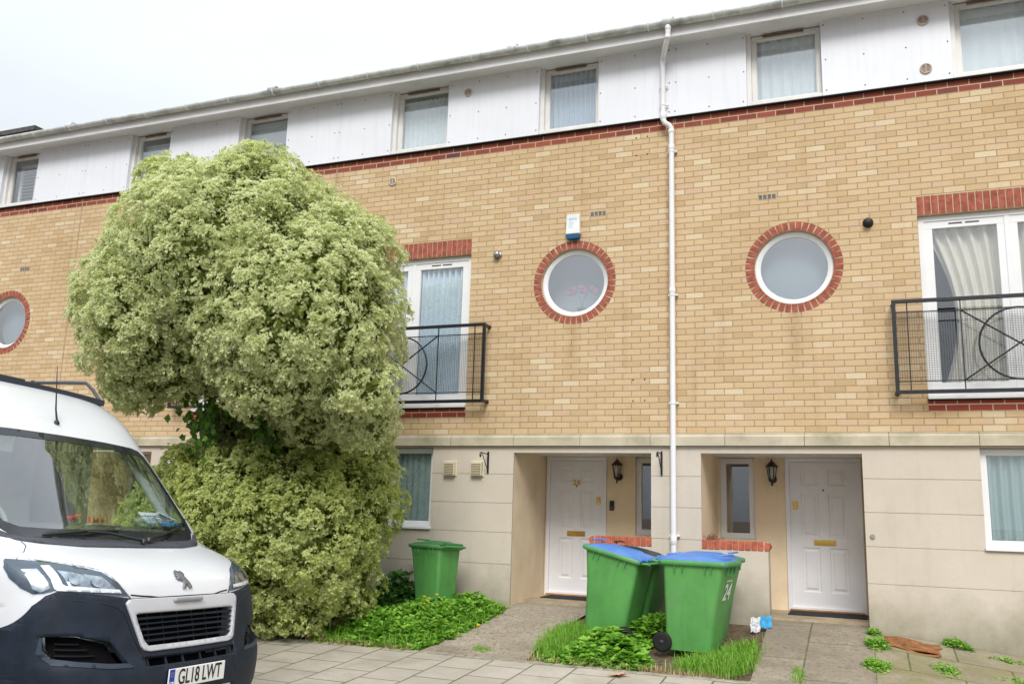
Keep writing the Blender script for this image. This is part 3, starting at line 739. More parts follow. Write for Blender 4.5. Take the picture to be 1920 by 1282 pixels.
# ------------------------------------------------------------------ wall fixtures
def airbrick(x, z, lab):
    b = MB(); t = thing('air_brick', lab, 'air brick', (x, 0, z), group='air bricks in the brickwork')
    b.mat(mat('vent_frame', (.50, .44, .36), .7)).box(x-.108, x+.108, -.004, .02, z-.033, z+.033, .002); b.build('vent_frame', None, t)
    for i in range(4):
        for j in range(4):
            s = MB(); cx = x-.079+.0527*i; cz = z-.0215+.0145*j; s.box(cx-.021, cx+.021, -.0055, .0, cz-.004, cz+.004); s.build('slot', DARK, t)
airbrick(-.90, 2.865, 'small louvred air brick just right of the alarm box')
airbrick(1.226, 2.865, 'small louvred air brick above and left of the round window with the plain blind')
airbrick(-11.14, 2.888, 'small louvred air brick at the left edge above the cut off round window')
def round_vent(x, y, z, r, lab, col, grp='round grille vents on the facade'):
    t = thing('round_vent', lab, 'vent', (x, y, z), group=grp)
    m = mat('vent_'+col, {'cream': (.62, .54, .45), 'pinkish': (.55, .44, .38)}[col], .5)
    b = MB(); b.lathe([(r, y), (r, y-.012), (r*.93, y-.02), (r*.80, y-.022), (r*.78, y-.012)], (x, 0, z), 28, 'Y'); b.f = b.f[:-1]; b.m = b.m[:-1]; b.sm = b.sm[:-1]; b.build('rim', m, t)
    b = MB(); b.lathe([(r*.8, y-.004), (r*.8, y-.002)], (x, 0, z), 28, 'Y', False); b.build('back', DARK, t)
    for i in range(-3, 4):
        h = i*r*.23; w = math.sqrt(max(0, (r*.8)**2-h*h)); s = MB(); s.box(x-w, x+w, y-.018, y-.008, z+h-r*.045, z+h+r*.045); s.build('louvre', m, t)
    s = MB(); s.box(x-r*.05, x+r*.05, y-.021, y-.010, z-r*.78, z+r*.78); s.build('bar', m, t)
round_vent(-2.81, -.06, 4.83, .062, 'round cream vent on the white cladding between two top windows left of the drainpipe', 'cream')
round_vent(3.05, -.06, 4.83, .066, 'upper of two round vents on the white cladding at top right', 'pinkish')
round_vent(3.05, -.06, 4.215, .066, 'lower of two round vents on the white cladding at top right', 'pinkish')
round_vent(-3.985, 0, 3.655, .062, 'round cream vent on the brick wall just above the big shrub', 'cream')
def flue(x, z, lab, m):
    t = thing('flue_cap', lab, 'flue', (x, 0, z), group='small round flue caps')
    b = MB(); b.lathe([(.058, 0), (.06, -.01), (.05, -.02), (.04, -.022)], (x, 0, z), 20, 'Y'); b.build('rim', m, t)
    b = MB(); b.lathe([(.04, -.02), (.042, -.075), (.03, -.085), (.012, -.087)], (x, 0, z), 18, 'Y'); b.build('cowl', m, t)
    for i in range(8):
        a = i*math.pi/4; s = MB(); s.bar((x+.043*math.cos(a), -.025, z+.043*math.sin(a)), (x+.043*math.cos(a), -.07, z+.043*math.sin(a)), .006, .004); s.build('slot', DARK, t)
flue(-2.295, 2.41, 'small shiny metal flue cap right of the balcony doors with blue curtains', mat('flue_metal', (.35, .35, .34), .25, .5, metal=.9))
flue(2.345, 2.425, 'small black flue cap between a round window and the balcony at right', BLACKP)
# alarm box
t = thing('alarm_box', 'white burglar alarm box with dark blue base above the round window with pink flowers', 'alarm box', (-1.225, 0, 2.70))
b = MB(); x, z = -1.225, 2.0
pts = [(-.095, 2.60), (.095, 2.60), (.088, 2.85), (.075, 2.865), (-.075, 2.865), (-.088, 2.85)]
b.poly_xz([(x+p, q) for p, q in pts], -.07, 0); o = b.build('cover', mat('alarm_cover', (.78, .79, .78), .35), t); bevel(o, .01, 3)
b = MB(); b.poly_xz([(x+p, q) for p, q in [(-.095, 2.598), (.095, 2.598), (.09, 2.545), (.06, 2.53), (-.06, 2.53), (-.09, 2.545)]], -.072, 0); o = b.build('base', mat('alarm_blue', (.01, .09, .20), .3), t); bevel(o, .01, 3)
LB = mat('pale_blue_print', (.40, .60, .75), .5)
for zz, hh, ws_ in ((2.80, .030, (.05, .03, .04)), (2.755, .009, (.09,)), (2.73, .009, (.03, .05)), (2.705, .009, (.07,)), (2.68, .007, (.04, .03))):
    b = MB(); xx = x-.055
    for w_ in ws_: b.box(xx, xx+w_-.006, -.0715, -.069, zz-hh/2, zz+hh/2); xx += w_
    b.build('faded_print', LB, t)
# plaster boxes vents
for i, (x, lab) in enumerate(((-2.867, 'square cream louvred vent nearer the window, on the ground floor wall'), (-2.48, 'square cream louvred vent under the black hanging bracket'))):
    t = thing('square_vent', lab, 'vent', (x, 0, -.445), group='square cream wall vents')
    b = MB(); b.box(x-.095, x+.095, -.014, 0, -.545, -.345, .004); b.build('back_plate', CREAMP, t)
    b = MB(); b.box(x-.078, x+.078, -.07, -.012, -.535, -.355, .006); b.build('hood', CREAMP, t)
    for k in range(7):
        s = MB(); zz = -.518+k*.0215; s.box(x-.066, x+.066, -.073, -.068, zz-.0055, zz+.0055); s.build('slot', mat('vent_slot', (.22, .17, .09), .8), t)
def bracket(x, z0, z1, lab, sgn=-1, reach=.24):
    t = thing('hanging_bracket', lab, 'bracket', (x, 0, z0), group='black hanging basket brackets')
    b = MB(); b.bar((x, -.012, z0), (x, -.012, z1), .022, .016, (0, 1, 0)); b.build('back_bar', BLACKM, t)
    yE = -reach
    b = MB(); b.tube([(x, -.02, z1-.035), (x, yE, z1-.025), (x, yE-.03, z1-.03), (x, yE-.045, z1-.06), (x, yE-.03, z1-.085), (x, yE-.01, z1-.07), (x, yE-.015, z1-.05)], .007, 6); b.build('arm', BLACKM, t)
    b = MB(); b.tube([(x, -.02, z0+.05), (x, -.07, z0+.09), (x, yE+.05, z1-.06), (x, yE, z1-.03)], .006, 6); b.build('brace', BLACKM, t)
bracket(-2.335, -.50, -.225, 'black wrought iron hanging bracket above the right of two square vents')
bracket(-.075, -.50, -.215, 'black wrought iron hanging bracket on the pier left of the drainpipe')
# loose drilled holes
HOLE = DARK
for x, z in ((-.398, 3.848), (-.25, 3.85), (-.397, 3.604), (-.25, 3.607), (-.43, .663), (-.283, .666), (-.429, .402), (-.283, .406)):
    b = MB(); b.lathe([(.009, -.0045), (.009, -.001)], (x, 0, z), 8, 'Y'); b.build('drill_hole', HOLE, None); o = C.objects[-1]
    o.parent = HO['c']; o.location = -root_off(HO['c'])
# coach lanterns
def lantern(x, z, y, lab):
    t = thing('wall_lantern', lab, 'lantern', (x, y, z), group='black coach lanterns in the porches')
    yc = y-.13; b = MB()
    b.lathe([(.0, .165), (.008, .16), (.012, .15), (.006, .14), (.022, .13), (.03, .12), (.075, .075), (.082, .068), (.082, .06), (.06, .058)], (x, yc, z), 6, smooth=False); b.build('roof_cap', BLACKM, t)
    b = MB()
    for i in range(6):
        a = i*math.pi/3; b.tube([(x+.062*math.cos(a), yc+.062*math.sin(a), z+.06), (x+.036*math.cos(a), yc+.036*math.sin(a), z-.10)], .0055, 4)
    b.build('cage', BLACKM, t)
    b = MB(); b.lathe([(.058, .06), (.033, -.10)], (x, yc, z), 6, smooth=False); b.f = b.f[:6]; b.m = b.m[:6]; b.sm = b.sm[:6]; b.build('glass_shade', GLASS, t)
    b = MB(); b.lathe([(.012, .02), (.02, -.02), (.014, -.06), (.01, -.09)], (x, yc, z), 10); b.build('bulb', mat('frosted_bulb', (.7, .68, .6), .4), t)
    b = MB(); b.lathe([(.042, -.10), (.044, -.108), (.03, -.12), (.016, -.135), (.010, -.15), (.016, -.162), (.008, -.175), (0, -.18)], (x, yc, z), 12); b.build('base_finial', BLACKM, t)
    b = MB(); b.lathe([(.05, y-.005), (.05, y-.02), (.03, y-.03)], (x, 0, z-.09), 14, 'Y'); b.tube([(x, y-.02, z-.09), (x, y-.07, z-.125), (x, yc, z-.13)], .012, 8); b.build('wall_arm', BLACKM, t)
lantern(-.93, -.38, 1.28, 'black coach lantern beside the door with the house number on it')
lantern(1.09, -.385, 1.28, 'black coach lantern between the narrow porch window and the plain door')
# doorbell, latch, numbers
t = thing('doorbell', 'small black camera doorbell right of the numbered door', 'doorbell', (-1.03, 1.27, -.86))
b = MB(); b.box(-1.058, -1.0, 1.245, 1.28, -.92, -.79, .008); b.build('case', BLACKP, t)
b = MB(); b.lathe([(.014, 1.243), (.016, 1.247)], (-1.029, 0, -.888), 16, 'Y'); b.build('button', mat('bell_blue', (.10, .10, .22), .2), t)
b = MB(); b.lathe([(.01, 1.241), (.012, 1.247)], (-1.029, 0, -.82), 16, 'Y'); b.build('lens', BLACKM, t)
d26 = [o for o in HO['c'].children if o.name.startswith('door') and 'frame' not in o.name and 'sill' not in o.name][0]
for i, ch in enumerate('26'): text_mesh(ch, .10, 'house_number', BRASS, d26, facing(-1.565+.06*i, 1.28-.002, -.555), bold=.003, ext=.004, raw=False)
d24 = [o for o in HO['d'].children if o.name.startswith('door') and 'frame' not in o.name and 'sill' not in o.name][0]
# door mats
def doormat(x0, x1, y0, y1, lab, rot=0):
    b = MB(); z = -2.078
    b.box(x0, x1, y0, y1, z, z+.014, .004); o = b.build('door_mat', mat('dark_mat', (.045, .047, .055), .95, .1, var=.25, sc=60, bump=.8, bsc=200)); top(o, lab, 'door mat', 'dark door mats'); return o
doormat(-1.86, -1.2, .78, 1.2, 'dark grey mat at the foot of the numbered door'); doormat(1.27, 2.15, .72, 1.2, 'wide dark mat at the foot of the plain door at right')
# curtains and things behind glass
y = .15
curtain(-3.99, -3.1, 4.08, 4.93, y, NET, 'net_curtain', 'white pleated curtain in the top window above and left of the alarm box')
curtain(-1.72, -.88, 4.08, 4.99, y, NETB, 'net_curtain', 'pale grey blue curtain in the top window nearest left of the drainpipe')
curtain(1.0, 1.95, 4.08, 4.99, y, NET, 'net_curtain', 'sheer white curtain in the first top window right of the drainpipe', .12, .012)
curtain(3.3, 4.25, 4.08, 4.99, y, NET, 'net_curtain', 'sheer white curtain in the top window at the right edge', .14, .012)
curtain(-3.62, -2.72, .45, 2.44, y, NETD, 'long_curtain', 'long blue grey curtain behind the right leaf of the balcony doors by the shrub', .085, .03)
curtain(-4.5, -3.66, .45, 2.44, y, NETD, 'long_curtain', 'long blue grey curtain behind the balcony door leaf touching the shrub', .085, .03)
curtain(2.95, 3.72, .45, 2.34, y+.05, BEIGE, 'long_curtain', 'long beige curtain tied back behind the left leaf of the right hand balcony doors', .13, .035, sweep=-.35)
curtain(3.84, 4.62, .45, 2.34, y+.05, BEIGE, 'long_curtain', 'long beige curtain behind the right leaf of the right hand balcony doors', .13, .035)
curtain(3.36, 4.6, -1.2, -.2, y, LACE, 'net_curtain', 'green grey net curtain in the ground floor window at the right edge', .11, .03)
curtain(-4.4, -3.15, -1.2, -.2, y, LACE, 'lace_curtain', 'lace curtain with flower pattern in the ground floor window beside the shrub', .09, .018)
b = MB()
for cx_, cz_ in ((-3.31, -.68), (-3.25, -.80), (-3.36, -.84), (-3.29, -.93), (-3.6, -.7), (-3.7, -.9), (-3.55, -.95), (-3.66, -.5), (-3.36, -.98)):
    for k in range(6):
        a = k*math.pi/3; b.lathe([(.0, .188), (.022, .19)], (cx_+.03*math.cos(a), 0, cz_+.03*math.sin(a)), 8, 'Y')
o = b.build('lace_flowers', LACEP); [setattr(o, 'parent', q) for q in C.objects if q.name == 'lace_curtain']
# shutters in the far left window
t = thing('window_shutter', 'white louvred shutter inside the top window at the far left', 'shutter', (-11.45, .2, 4.1))
for a, c in ((-11.83, -11.40), (-11.40, -11.0)):
    b = MB(); frame(b, a, c, 4.12, 4.92, .2, .24, .055); b.build('shutter_frame', PVC, t)
    for i in range(11):
        b = MB(); zz = 4.20+i*.062; b.bar((a+.05, .22, zz), (c-.05, .22, zz), .05, .008, (0, -.5, 1)); b.build('slat', PVC, t)
for (a, c, z0_, lab) in ((-9.0, -8.16, 4.1, 'plain pale blind filling the second top window from the left'), (-6.8, -5.88, 4.62, 'half drawn pale roller blind in the top window just above the shrub')):
    b = MB(); b.box(a, c, .2, .206, z0_, 5.0 if z0_ > 4.3 else 4.92); b.box(a, c, .195, .211, z0_-.015, z0_+.005, .004); top(b.build('roller_blind', BLIND), lab, 'blind', 'roller blinds')
b = MB(); b.lathe([(.0, .30), (.43, .302)], (1.505, 0, 1.965), 40, 'Y'); b.lathe([(.43, .290), (.436, .296), (.43, .304)], (1.505, 0, 1.965), 40, 'Y'); top(b.build('round_blind', mat('round_blind', (.30, .38, .44), .9, .1, var=.01)), 'plain grey blind filling the right hand round window', 'blind')
b = MB(); b.lathe([(.0, .50), (.55, .505)], (-1.215, 0, 1.965), 40, 'Y'); b.lathe([(.55, .49), (.556, .497), (.55, .507)], (-1.215, 0, 1.965), 40, 'Y'); top(b.build('round_blind', mat('round_blind2', (.55, .61, .65), .9, .1, var=.01)), 'pale screen behind the pink flowers in the middle round window', 'blind')
b = MB(); b.lathe([(.0, .30), (.43, .302)], (-11.42, 0, 1.965), 40, 'Y');b.lathe([(.43, .290), (.436, .296), (.43, .304)], (-11.42, 0, 1.965), 40, 'Y'); top(b.build('round_blind', bpy.data.materials['round_blind']), 'grey blind in the round window cut off by the left edge', 'blind')
# orchid
t = thing('orchid', 'pink orchid in a pale pot behind the middle round window', 'flower', (-1.18, .2, 1.55))
b = MB(); b.lathe([(.045, 1.55), (.06, 1.66), (.063, 1.66), (.055, 1.655), (0, 1.65)], (-1.17, .22, 0), 16); b.build('pot', mat('pale_pot', (.6, .58, .55), .5), t)
b = MB(); b.tube([(-1.17, .22, 1.65), (-1.19, .22, 1.8), (-1.25, .2, 1.9), (-1.33, .18, 1.9)], .004, 5); b.tube([(-1.17, .22, 1.65), (-1.14, .22, 1.8), (-1.07, .2, 1.9), (-.99, .18, 1.9)], .004, 5); b.build('stem', mat('orchid_stem', (.15, .22, .08), .6), t)
PK = mat('orchid_pink', (.62, .22, .42), .6, var=.2, sc=30)
for i in range(22):
    cx_ = -1.16+random.uniform(-.20, .20); cz_ = 1.90+random.uniform(-.045, .05)-abs(cx_+1.16)*.1; b = MB()
    for k in range(5):
        a = k*2*math.pi/5+i; c_ = (cx_+.016*math.cos(a), .17, cz_+.016*math.sin(a)); b.lathe([(0, -.002), (.015, 0), (0, .002)], c_, 7, 'Y')
    b.build('blossom', PK, t)
b = MB(); b.lathe([(.022, -.02), (.026, -.006), (.026, 0)], (2.235, 0, -1.13), 10, 'Y'); b.build('wall_plug', mat('grey_plug', (.3, .29, .27), .7), HO['d'])
# ------------------------------------------------------------------ foliage
rng = np.random.default_rng(11)
def nrm(a): return a/np.maximum(1e-9, np.linalg.norm(a, axis=-1, keepdims=True))
ACC = None
def leaf_mesh(name, P, Dr, A, L, W, m, var=None, parent=None, fold=.25, rnd=None, off=Vector((0, 0, 0))):
    """P base points, Dr leaf directions, A axis (roughly leaf normal); four vertices per leaf"""
    if ACC is not None:
        n = len(P); ACC.setdefault(name, []).append((P, Dr, A, L, W, m, np.zeros(n) if var is None else var, rng.random(n) if rnd is None else rnd)); return None
    n = len(P); S = nrm(np.cross(Dr, A)); N = nrm(np.cross(S, Dr)); L = L[:, None]; W = W[:, None]
    v = np.empty((n, 4, 3), np.float32)
    v[:, 0] = P; v[:, 1] = P+Dr*L*.5+S*W*.5+N*W*fold; v[:, 2] = P+Dr*L-N*L*.08; v[:, 3] = P+Dr*L*.5-S*W*.5+N*W*fold
    v -= np.array(off, np.float32)
    me = bpy.data.meshes.new(name); me.vertices.add(n*4); me.vertices.foreach_set('co', v.ravel())
    tri = np.array([[0, 1, 2], [0, 2, 3]]); idx = (tri[None]+4*np.arange(n)[:, None, None]).reshape(-1)
    me.loops.add(len(idx)); me.loops.foreach_set('vertex_index', idx.astype(np.int32))
    me.polygons.add(n*2); me.polygons.foreach_set('loop_start', np.arange(0, n*6, 3, dtype=np.int32))
    me.update(calc_edges=True)
    if var is None: var = np.zeros(n)
    if rnd is None: rnd = rng.random(n)
    a = me.attributes.new('lv', 'FLOAT_COLOR', 'POINT')
    col = np.ones((n, 4, 4), np.float32); col[:, :, 0] = var[:, None]; col[:, :, 1] = rnd[:, None]; col[:, :, 2] = np.array([0, 1, 0, 1])[None]
    a.data.foreach_set('color', col.ravel()); me.materials.append(m)
    o = bpy.data.objects.new(name, me); C.objects.link(o); o.parent = parent; return o
def leaf_mat(name, greens, creams=None, trans=.3, rough=.45, spec=.35):
    if name in _M: return _M[name]
    t = NT(name); at = t.n('ShaderNodeAttribute', attribute_name='lv'); q = t.n('ShaderNodeSeparateColor'); t.l(at.outputs['Color'], q.inputs[0])
    v, r, e = q.outputs
    g = t.ramp(r, [(i/(len(greens)-1), c) for i, c in enumerate(greens)])
    if creams:
        c = t.ramp(r, [(i/(len(creams)-1), c_) for i, c_ in enumerate(creams)])
        edge = t.mr(e, .15, .55, .15, 1)   # the cream margin of a variegated leaf
        g = t.mix(t.m('MULTIPLY', v, edge), g, c)
    t.set(g, rough, spec)
    tl = t.n('ShaderNodeBsdfTranslucent'); t.l(t.mix(.5, g, (.45, .6, .1), 'MULTIPLY') if False else g, tl.inputs[0])
    ms = t.n('ShaderNodeMixShader'); ms.inputs[0].default_value = trans; t.l(t.b.outputs[0], ms.inputs[1]); t.l(tl.outputs[0], ms.inputs[2])
    t.l(ms.outputs[0], t.t.nodes['Material Output'].inputs[0]); _M[name] = t.mat; return t.mat
def rosettes(cP, cA, per, L, Wr, spread=(.65, 1.5), jit=.0):
    """leaves radiating about axis cA at points cP"""
    n = len(cP); P = np.repeat(cP, per, 0); A = np.repeat(cA, per, 0)
    h = nrm(np.cross(A, rng.normal(size=A.shape))); th = rng.uniform(*spread, len(P))[:, None]
    Dr = nrm(A*np.cos(th)+h*np.sin(th)); P = P+Dr*L*.12+rng.normal(size=P.shape)*jit
    LL = L*rng.uniform(.65, 1.2, len(P)); return P, Dr, A, LL, LL*Wr
def noise3(P, f, seed=0):
    r = np.random.default_rng(seed); o = np.zeros(len(P))
    for k in range(6):
        w = r.normal(size=3)*f*(1+.35*k); o += np.sin(P@w+r.uniform(0, 6.28))/(1+.4*k)
    return o/3
def shell_points(n, cen, rad, shape=None, zlo=-1, front=None):
    d = nrm(rng.normal(size=(n*3, 3)))
    if zlo > -1: d = d[d[:, 2] > zlo]
    if front is not None:                      # fewer points on the never seen back half
        d = d[(d[:, 1] < front) | (rng.random(len(d)) < .35)]
    return d[:n]
def bush(root, cen, rad, nclump, m, varfn, part='foliage', lump=.10, cl=.19, seed=1, zlo=-.95, L=.052, per=9, ros=17, cut=None, front=.35, droop=0):
    cen = np.array(cen); rad = np.array(rad)
    d = shell_points(nclump, cen, rad, zlo=zlo, front=front)
    k = 1+lump*noise3(d, 2.6, seed)+lump*.55*noise3(d, 6.5, seed+3)
    depth = rng.choice([1.02, .97, .90], len(d), p=[.55, .30, .15])
    c = cen+d*rad*(k*depth)[:, None]; nd = nrm(d/rad)
    if cut is not None: q = cut(c); c = c[q]; nd = nd[q]; depth = depth[q]
    r = cl*rng.uniform(.7, 1.3, len(c))
    n = len(c)
    cc = np.repeat(c, ros, 0); nn = np.repeat(nd, ros, 0); rr = np.repeat(r, ros)
    s = nrm(rng.normal(size=cc.shape)+nn*1.25); s = nrm(s-np.array([0, 0, droop])*.5)
    P = cc+s*(rr*rng.uniform(.55, 1.05, len(rr)))[:, None]; A = nrm(s*.7+nn*.35+np.array([0, 0, .30-droop]))
    v = varfn(P, np.repeat(rng.random(n), ros), s)
    Pl, Dr, Al, LL, WW = rosettes(P, A, per, L, .40)
    vv = np.repeat(v, per); vv = np.clip(vv+rng.normal(size=len(vv))*.18, 0, 1)
    rn = np.clip(np.repeat(np.repeat(rng.random(n), ros), per)*.45+rng.random(len(Pl))*.55, 0, 1)
    return leaf_mesh(part, Pl, Dr, Al, LL, WW, m, vv, root, rnd=rn, off=root_off(root))
VLEAF = leaf_mat('variegated_leaf', [(.35, .44, .06), (.47, .56, .10), (.60, .67, .16), (.70, .75, .26)], [(.84, .85, .54), (.89, .90, .67), (.92, .92, .77), (.89, .89, .62)], trans=.5)
DLEAF = leaf_mat('inner_shade_leaf', [(.15, .20, .035), (.25, .31, .055), (.35, .42, .10)], trans=.4)  # darker copy of the leaf colour; shade inside the shrubs is put into it
BARK = mat('grey_bark', (.10, .075, .055), .9, .1, var=.3, sc=20, bump=.8, bsc=30)
def core(root, cen, rad, n=9000, L=.10, name='inner_shade_leaves', cut=None, m=None, varfn=None):
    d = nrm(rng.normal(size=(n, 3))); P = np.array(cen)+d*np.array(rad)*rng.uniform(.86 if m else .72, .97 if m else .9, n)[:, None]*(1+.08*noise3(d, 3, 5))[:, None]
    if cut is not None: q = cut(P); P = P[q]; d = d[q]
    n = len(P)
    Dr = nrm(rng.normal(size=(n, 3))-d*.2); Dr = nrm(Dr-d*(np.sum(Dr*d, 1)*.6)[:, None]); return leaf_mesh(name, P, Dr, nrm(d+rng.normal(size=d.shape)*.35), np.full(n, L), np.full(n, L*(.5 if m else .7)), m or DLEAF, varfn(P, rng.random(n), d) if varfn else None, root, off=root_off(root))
# upper crown: a mushroom of overlapping lobes; (u, v) are bearings turned into places once, at build time
def place(px, py, depth):
    return np.array(CAMP+(cf_+cr_*((px-960)/1654.6)-cu_*((py-641)/1654.6))*depth)
PX = 1/1654.6
def lobes(root, LB, nper, m, varfn, cut, seed, **k):
    global ACC
    E_ = []; ACC = {}
    for px, py, dp, rx, rz, ry in LB: E_.append((place(px+12, py, dp), np.array([rx*dp*PX-.05, ry-.05, rz*dp*PX-.05])))
    for i, (c, r) in enumerate(E_):
        def cc(q, i=i):
            ok = cut(q)
            for j, (c2, r2) in enumerate(E_):
                if j != i: ok &= np.sum(((q-c2)/(r2*.90))**2, 1) > 1
            return ok
        area = r[0]*r[2]+r[0]*r[1]+r[1]*r[2]
        bush(root, c, r, int(nper*area), m, varfn, seed=seed+i, cut=cc, part='foliage', **k)
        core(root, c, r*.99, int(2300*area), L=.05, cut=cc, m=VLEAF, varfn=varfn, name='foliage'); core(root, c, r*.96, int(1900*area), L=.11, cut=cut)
    acc, ACC = ACC, None
    for nm, ms in {(k, id(a[5])): (k, a[5]) for k, v in acc.items() for a in v}.values():
        g = [a for a in acc[nm] if a[5] is ms]; c_ = [np.concatenate([a[i] for a in g]) for i in (0, 1, 2, 3, 4, 6, 7)]
        leaf_mesh(nm, c_[0], c_[1], c_[2], c_[3], c_[4], ms, c_[5], root, rnd=c_[6], off=root_off(root))
    return E_
up = thing('variegated_shrub', 'huge rounded cream and green variegated shrub crown standing over the garden bed', 'shrub', (-4.0, -1.6, -2.4))
def ufn(P, cr, s):
    z = (P[:, 2]-1.3)/1.8; x = P[:, 0]+4.9
    a = 1.4-1.25*np.clip(z-.15, 0, 1)+.34*noise3(P, 1.7, 9)+(cr-.5)*.35-.30*np.clip(np.abs(x-.3)-1.0, 0, 1)
    return np.clip(a, .04, .97)
wallcut = lambda c: c[:, 1] < -.40
UL = [(448, 505, 10.0, 232, 192, 1.45), (560, 605, 9.4, 188, 178, 1.15), (318, 600, 9.9, 132, 165, 1.2), (482, 338, 10.0, 70, 52, .5), (335, 358, 10.0, 78, 52, .5), (640, 505, 9.5, 90, 106, .7), (248, 705, 9.6, 58, 68, .4), (500, 715, 9.0, 90, 72, .5), (655, 728, 9.0, 76, 64, .45), (672, 785, 9.3, 58, 55, .4), (575, 790, 9.7, 70, 45, .4)]
lobes(up, UL, 150, VLEAF, ufn, wallcut, 4, lump=.06, cl=.125, zlo=-.9, ros=15, per=10, L=.042)
def limb(b, p0, p1, r0, r1, k=5, wob=.06):
    pts = [Vector(p0).lerp(Vector(p1), i/k)+Vector(rng.normal(size=3)*wob*(0 < i < k)) for i in range(k+1)]
    b.tube(pts, [r0+(r1-r0)*i/k for i in range(k+1)], 8)
core(up, place(500, 800, 10.4), (.95, .35, .55), 3500, name='shaded_leaves', m=None)  # dark leaves fill the gap below the crown; its shade sits in their colour
b = MB(); base = (-4.25, -1.45, -2.38); j_ = (-4.3, -1.6, -.9)
limb(b, base, j_, .12, .10)
for q_ in ((-5.4, -1.7, .6), (-3.8, -1.9, .7), (-4.6, -1.9, 1.3), (-3.6, -2.2, .1), (-5.3, -2.1, .4), (-4.9, -1.5, .5), (-4.4, -2.4, .1)): limb(b, j_, q_, .07, .02)
b.build('trunk', BARK, up)
# lower shrub, reaching the ground
lo = thing('pittosporum_bush', 'lower green leafy bush reaching the ground beneath the big variegated crown', 'bush', (-4.2, -1.4, -2.4))
def lfn(P, cr, s): return np.clip(.42+.28*noise3(P, 2.2, 19)+(cr-.5)*.3, .02, .85)
lcut = lambda c: (c[:, 1] < -.15) & (c[:, 2] > gz(-4, -2)-.02)
LL_ = [(510, 985, 10.1, 205, 165, 1.1), (620, 935, 10.2, 120, 120, .8), (400, 900, 10.3, 110, 75, .7), (590, 1090, 10.0, 105, 90, .7), (670, 850, 10.3, 55, 58, .45), (330, 970, 10.5, 110, 100, .6), (440, 1070, 10.0, 95, 95, .6), (530, 1130, 9.7, 85, 60, .45)]
lobes(lo, LL_, 150, VLEAF, lfn, lcut, 40, lump=.07, cl=.115, zlo=-.97, ros=15, per=10, L=.040)
b = MB()
for k in range(6):
    a = rng.uniform(0, 6.28); limb(b, (-4.1+.15*math.cos(a), -1.45+.1*math.sin(a), -2.4), (-4.1+.8*math.cos(a), -1.45+.6*math.sin(a), -1.3), .035, .012)
b.build('stems', BARK, lo)
# ivy in the gap
IVY = leaf_mat('ivy_leaf', [(.05, .13, .012), (.10, .24, .02), (.17, .34, .035)], trans=.35)
iv = thing('climbing_ivy', 'bright green ivy climbing the dark stem between the crown and the lower bush', 'ivy', (-4.4, -2.2, -.6))
n = 380; IC = place(388, 790, 9.9); ID = place(505, 815, 9.9); P = np.where(rng.random(n)[:, None] < .6, IC, ID)+rng.normal(size=(n, 3))*np.array([.12, .12, .22])
A = nrm(np.stack([rng.normal(0, .4, n), -np.ones(n), rng.normal(.2, .4, n)], -1)); Dr = nrm(np.stack([rng.normal(0, .6, n), rng.normal(0, .2, n), -np.ones(n)], -1))
L = rng.uniform(.06, .11, n); leaf_mesh('leaves', P, Dr, A, L, L*.85, IVY, None, iv, fold=.1, off=root_off(iv))
b = MB()
for k in range(5): limb(b, tuple(IC+np.array([.1*k-.1, .1, -.6])), tuple(IC+np.array([.15*k-.1, .0, .5])), .012, .006)
b.build('stems', BARK, iv)
# --- ground plants
WEED = leaf_mat('weed_leaf', [(.10, .26, .025), (.17, .39, .035), (.23, .48, .05), (.30, .56, .075), (.38, .62, .11)], trans=.35, rough=.4)
GRASS = leaf_mat('grass_blade', [(.13, .31, .03), (.21, .45, .045), (.31, .55, .08), (.50, .54, .22)], trans=.35, rough=.5)
DKW = leaf_mat('dark_weed_leaf', [(.04, .13, .02), (.07, .20, .03), (.11, .29, .045)], trans=.25)
def inside(poly, n):
    xs = [p[0] for p in poly]; ys = [p[1] for p in poly]; out = []
    while len(out) < n:
        q = rng.uniform(min(xs), max(xs)), rng.uniform(min(ys), max(ys))
        if pip(*q, poly): out.append(q)
    return np.array(out)
def gzv(P): return np.array([gz(float(a), float(b_)) for a, b_ in P])
def patch(name, poly, n, hf, m, label, cat, group, Lr=(.03, .07), Wr=.8, flat=.5, per=5, stuff=True, grow=.0, fold=.12, lift=.0):
    q = inside(poly, n); z0 = gzv(q); h = hf(q)*rng.uniform(.25, 1.0, n)*(1+.35*noise3(np.c_[q, q[:, 0]], 6, n))
    ed = np.full(n, 9.)
    for a_, b2 in zip(poly, list(poly[1:])+[poly[0]]):
        a_, b2 = np.array(a_), np.array(b2); ab = b2-a_; t_ = np.clip(((q-a_)@ab)/(ab@ab+1e-9), 0, 1); ed = np.minimum(ed, np.linalg.norm(q-a_-t_[:, None]*ab, axis=1))
    if cat == 'weeds' and n > 300: h = h*np.clip(ed/.22, .12, 1)
    P0 = np.stack([q[:, 0], q[:, 1], z0+h+lift], -1)
    P = np.repeat(P0, per, 0); k = len(P); th = rng.uniform(0, 6.28, k); up_ = rng.uniform(-.2, flat, k)
    Dr = nrm(np.stack([np.cos(th), np.sin(th), up_], -1)); A = nrm(np.stack([rng.normal(0, .3, k), rng.normal(-.2, .3, k), np.ones(k)], -1))
    P = P+np.stack([rng.normal(0, .012, k), rng.normal(0, .012, k), rng.uniform(-.03, .0, k)], -1)
    L = rng.uniform(*Lr, k); o = leaf_mesh(name, P, Dr, A, L, L*Wr, m, None, None, fold=fold)
    return top(o, label, cat, group, 'stuff')
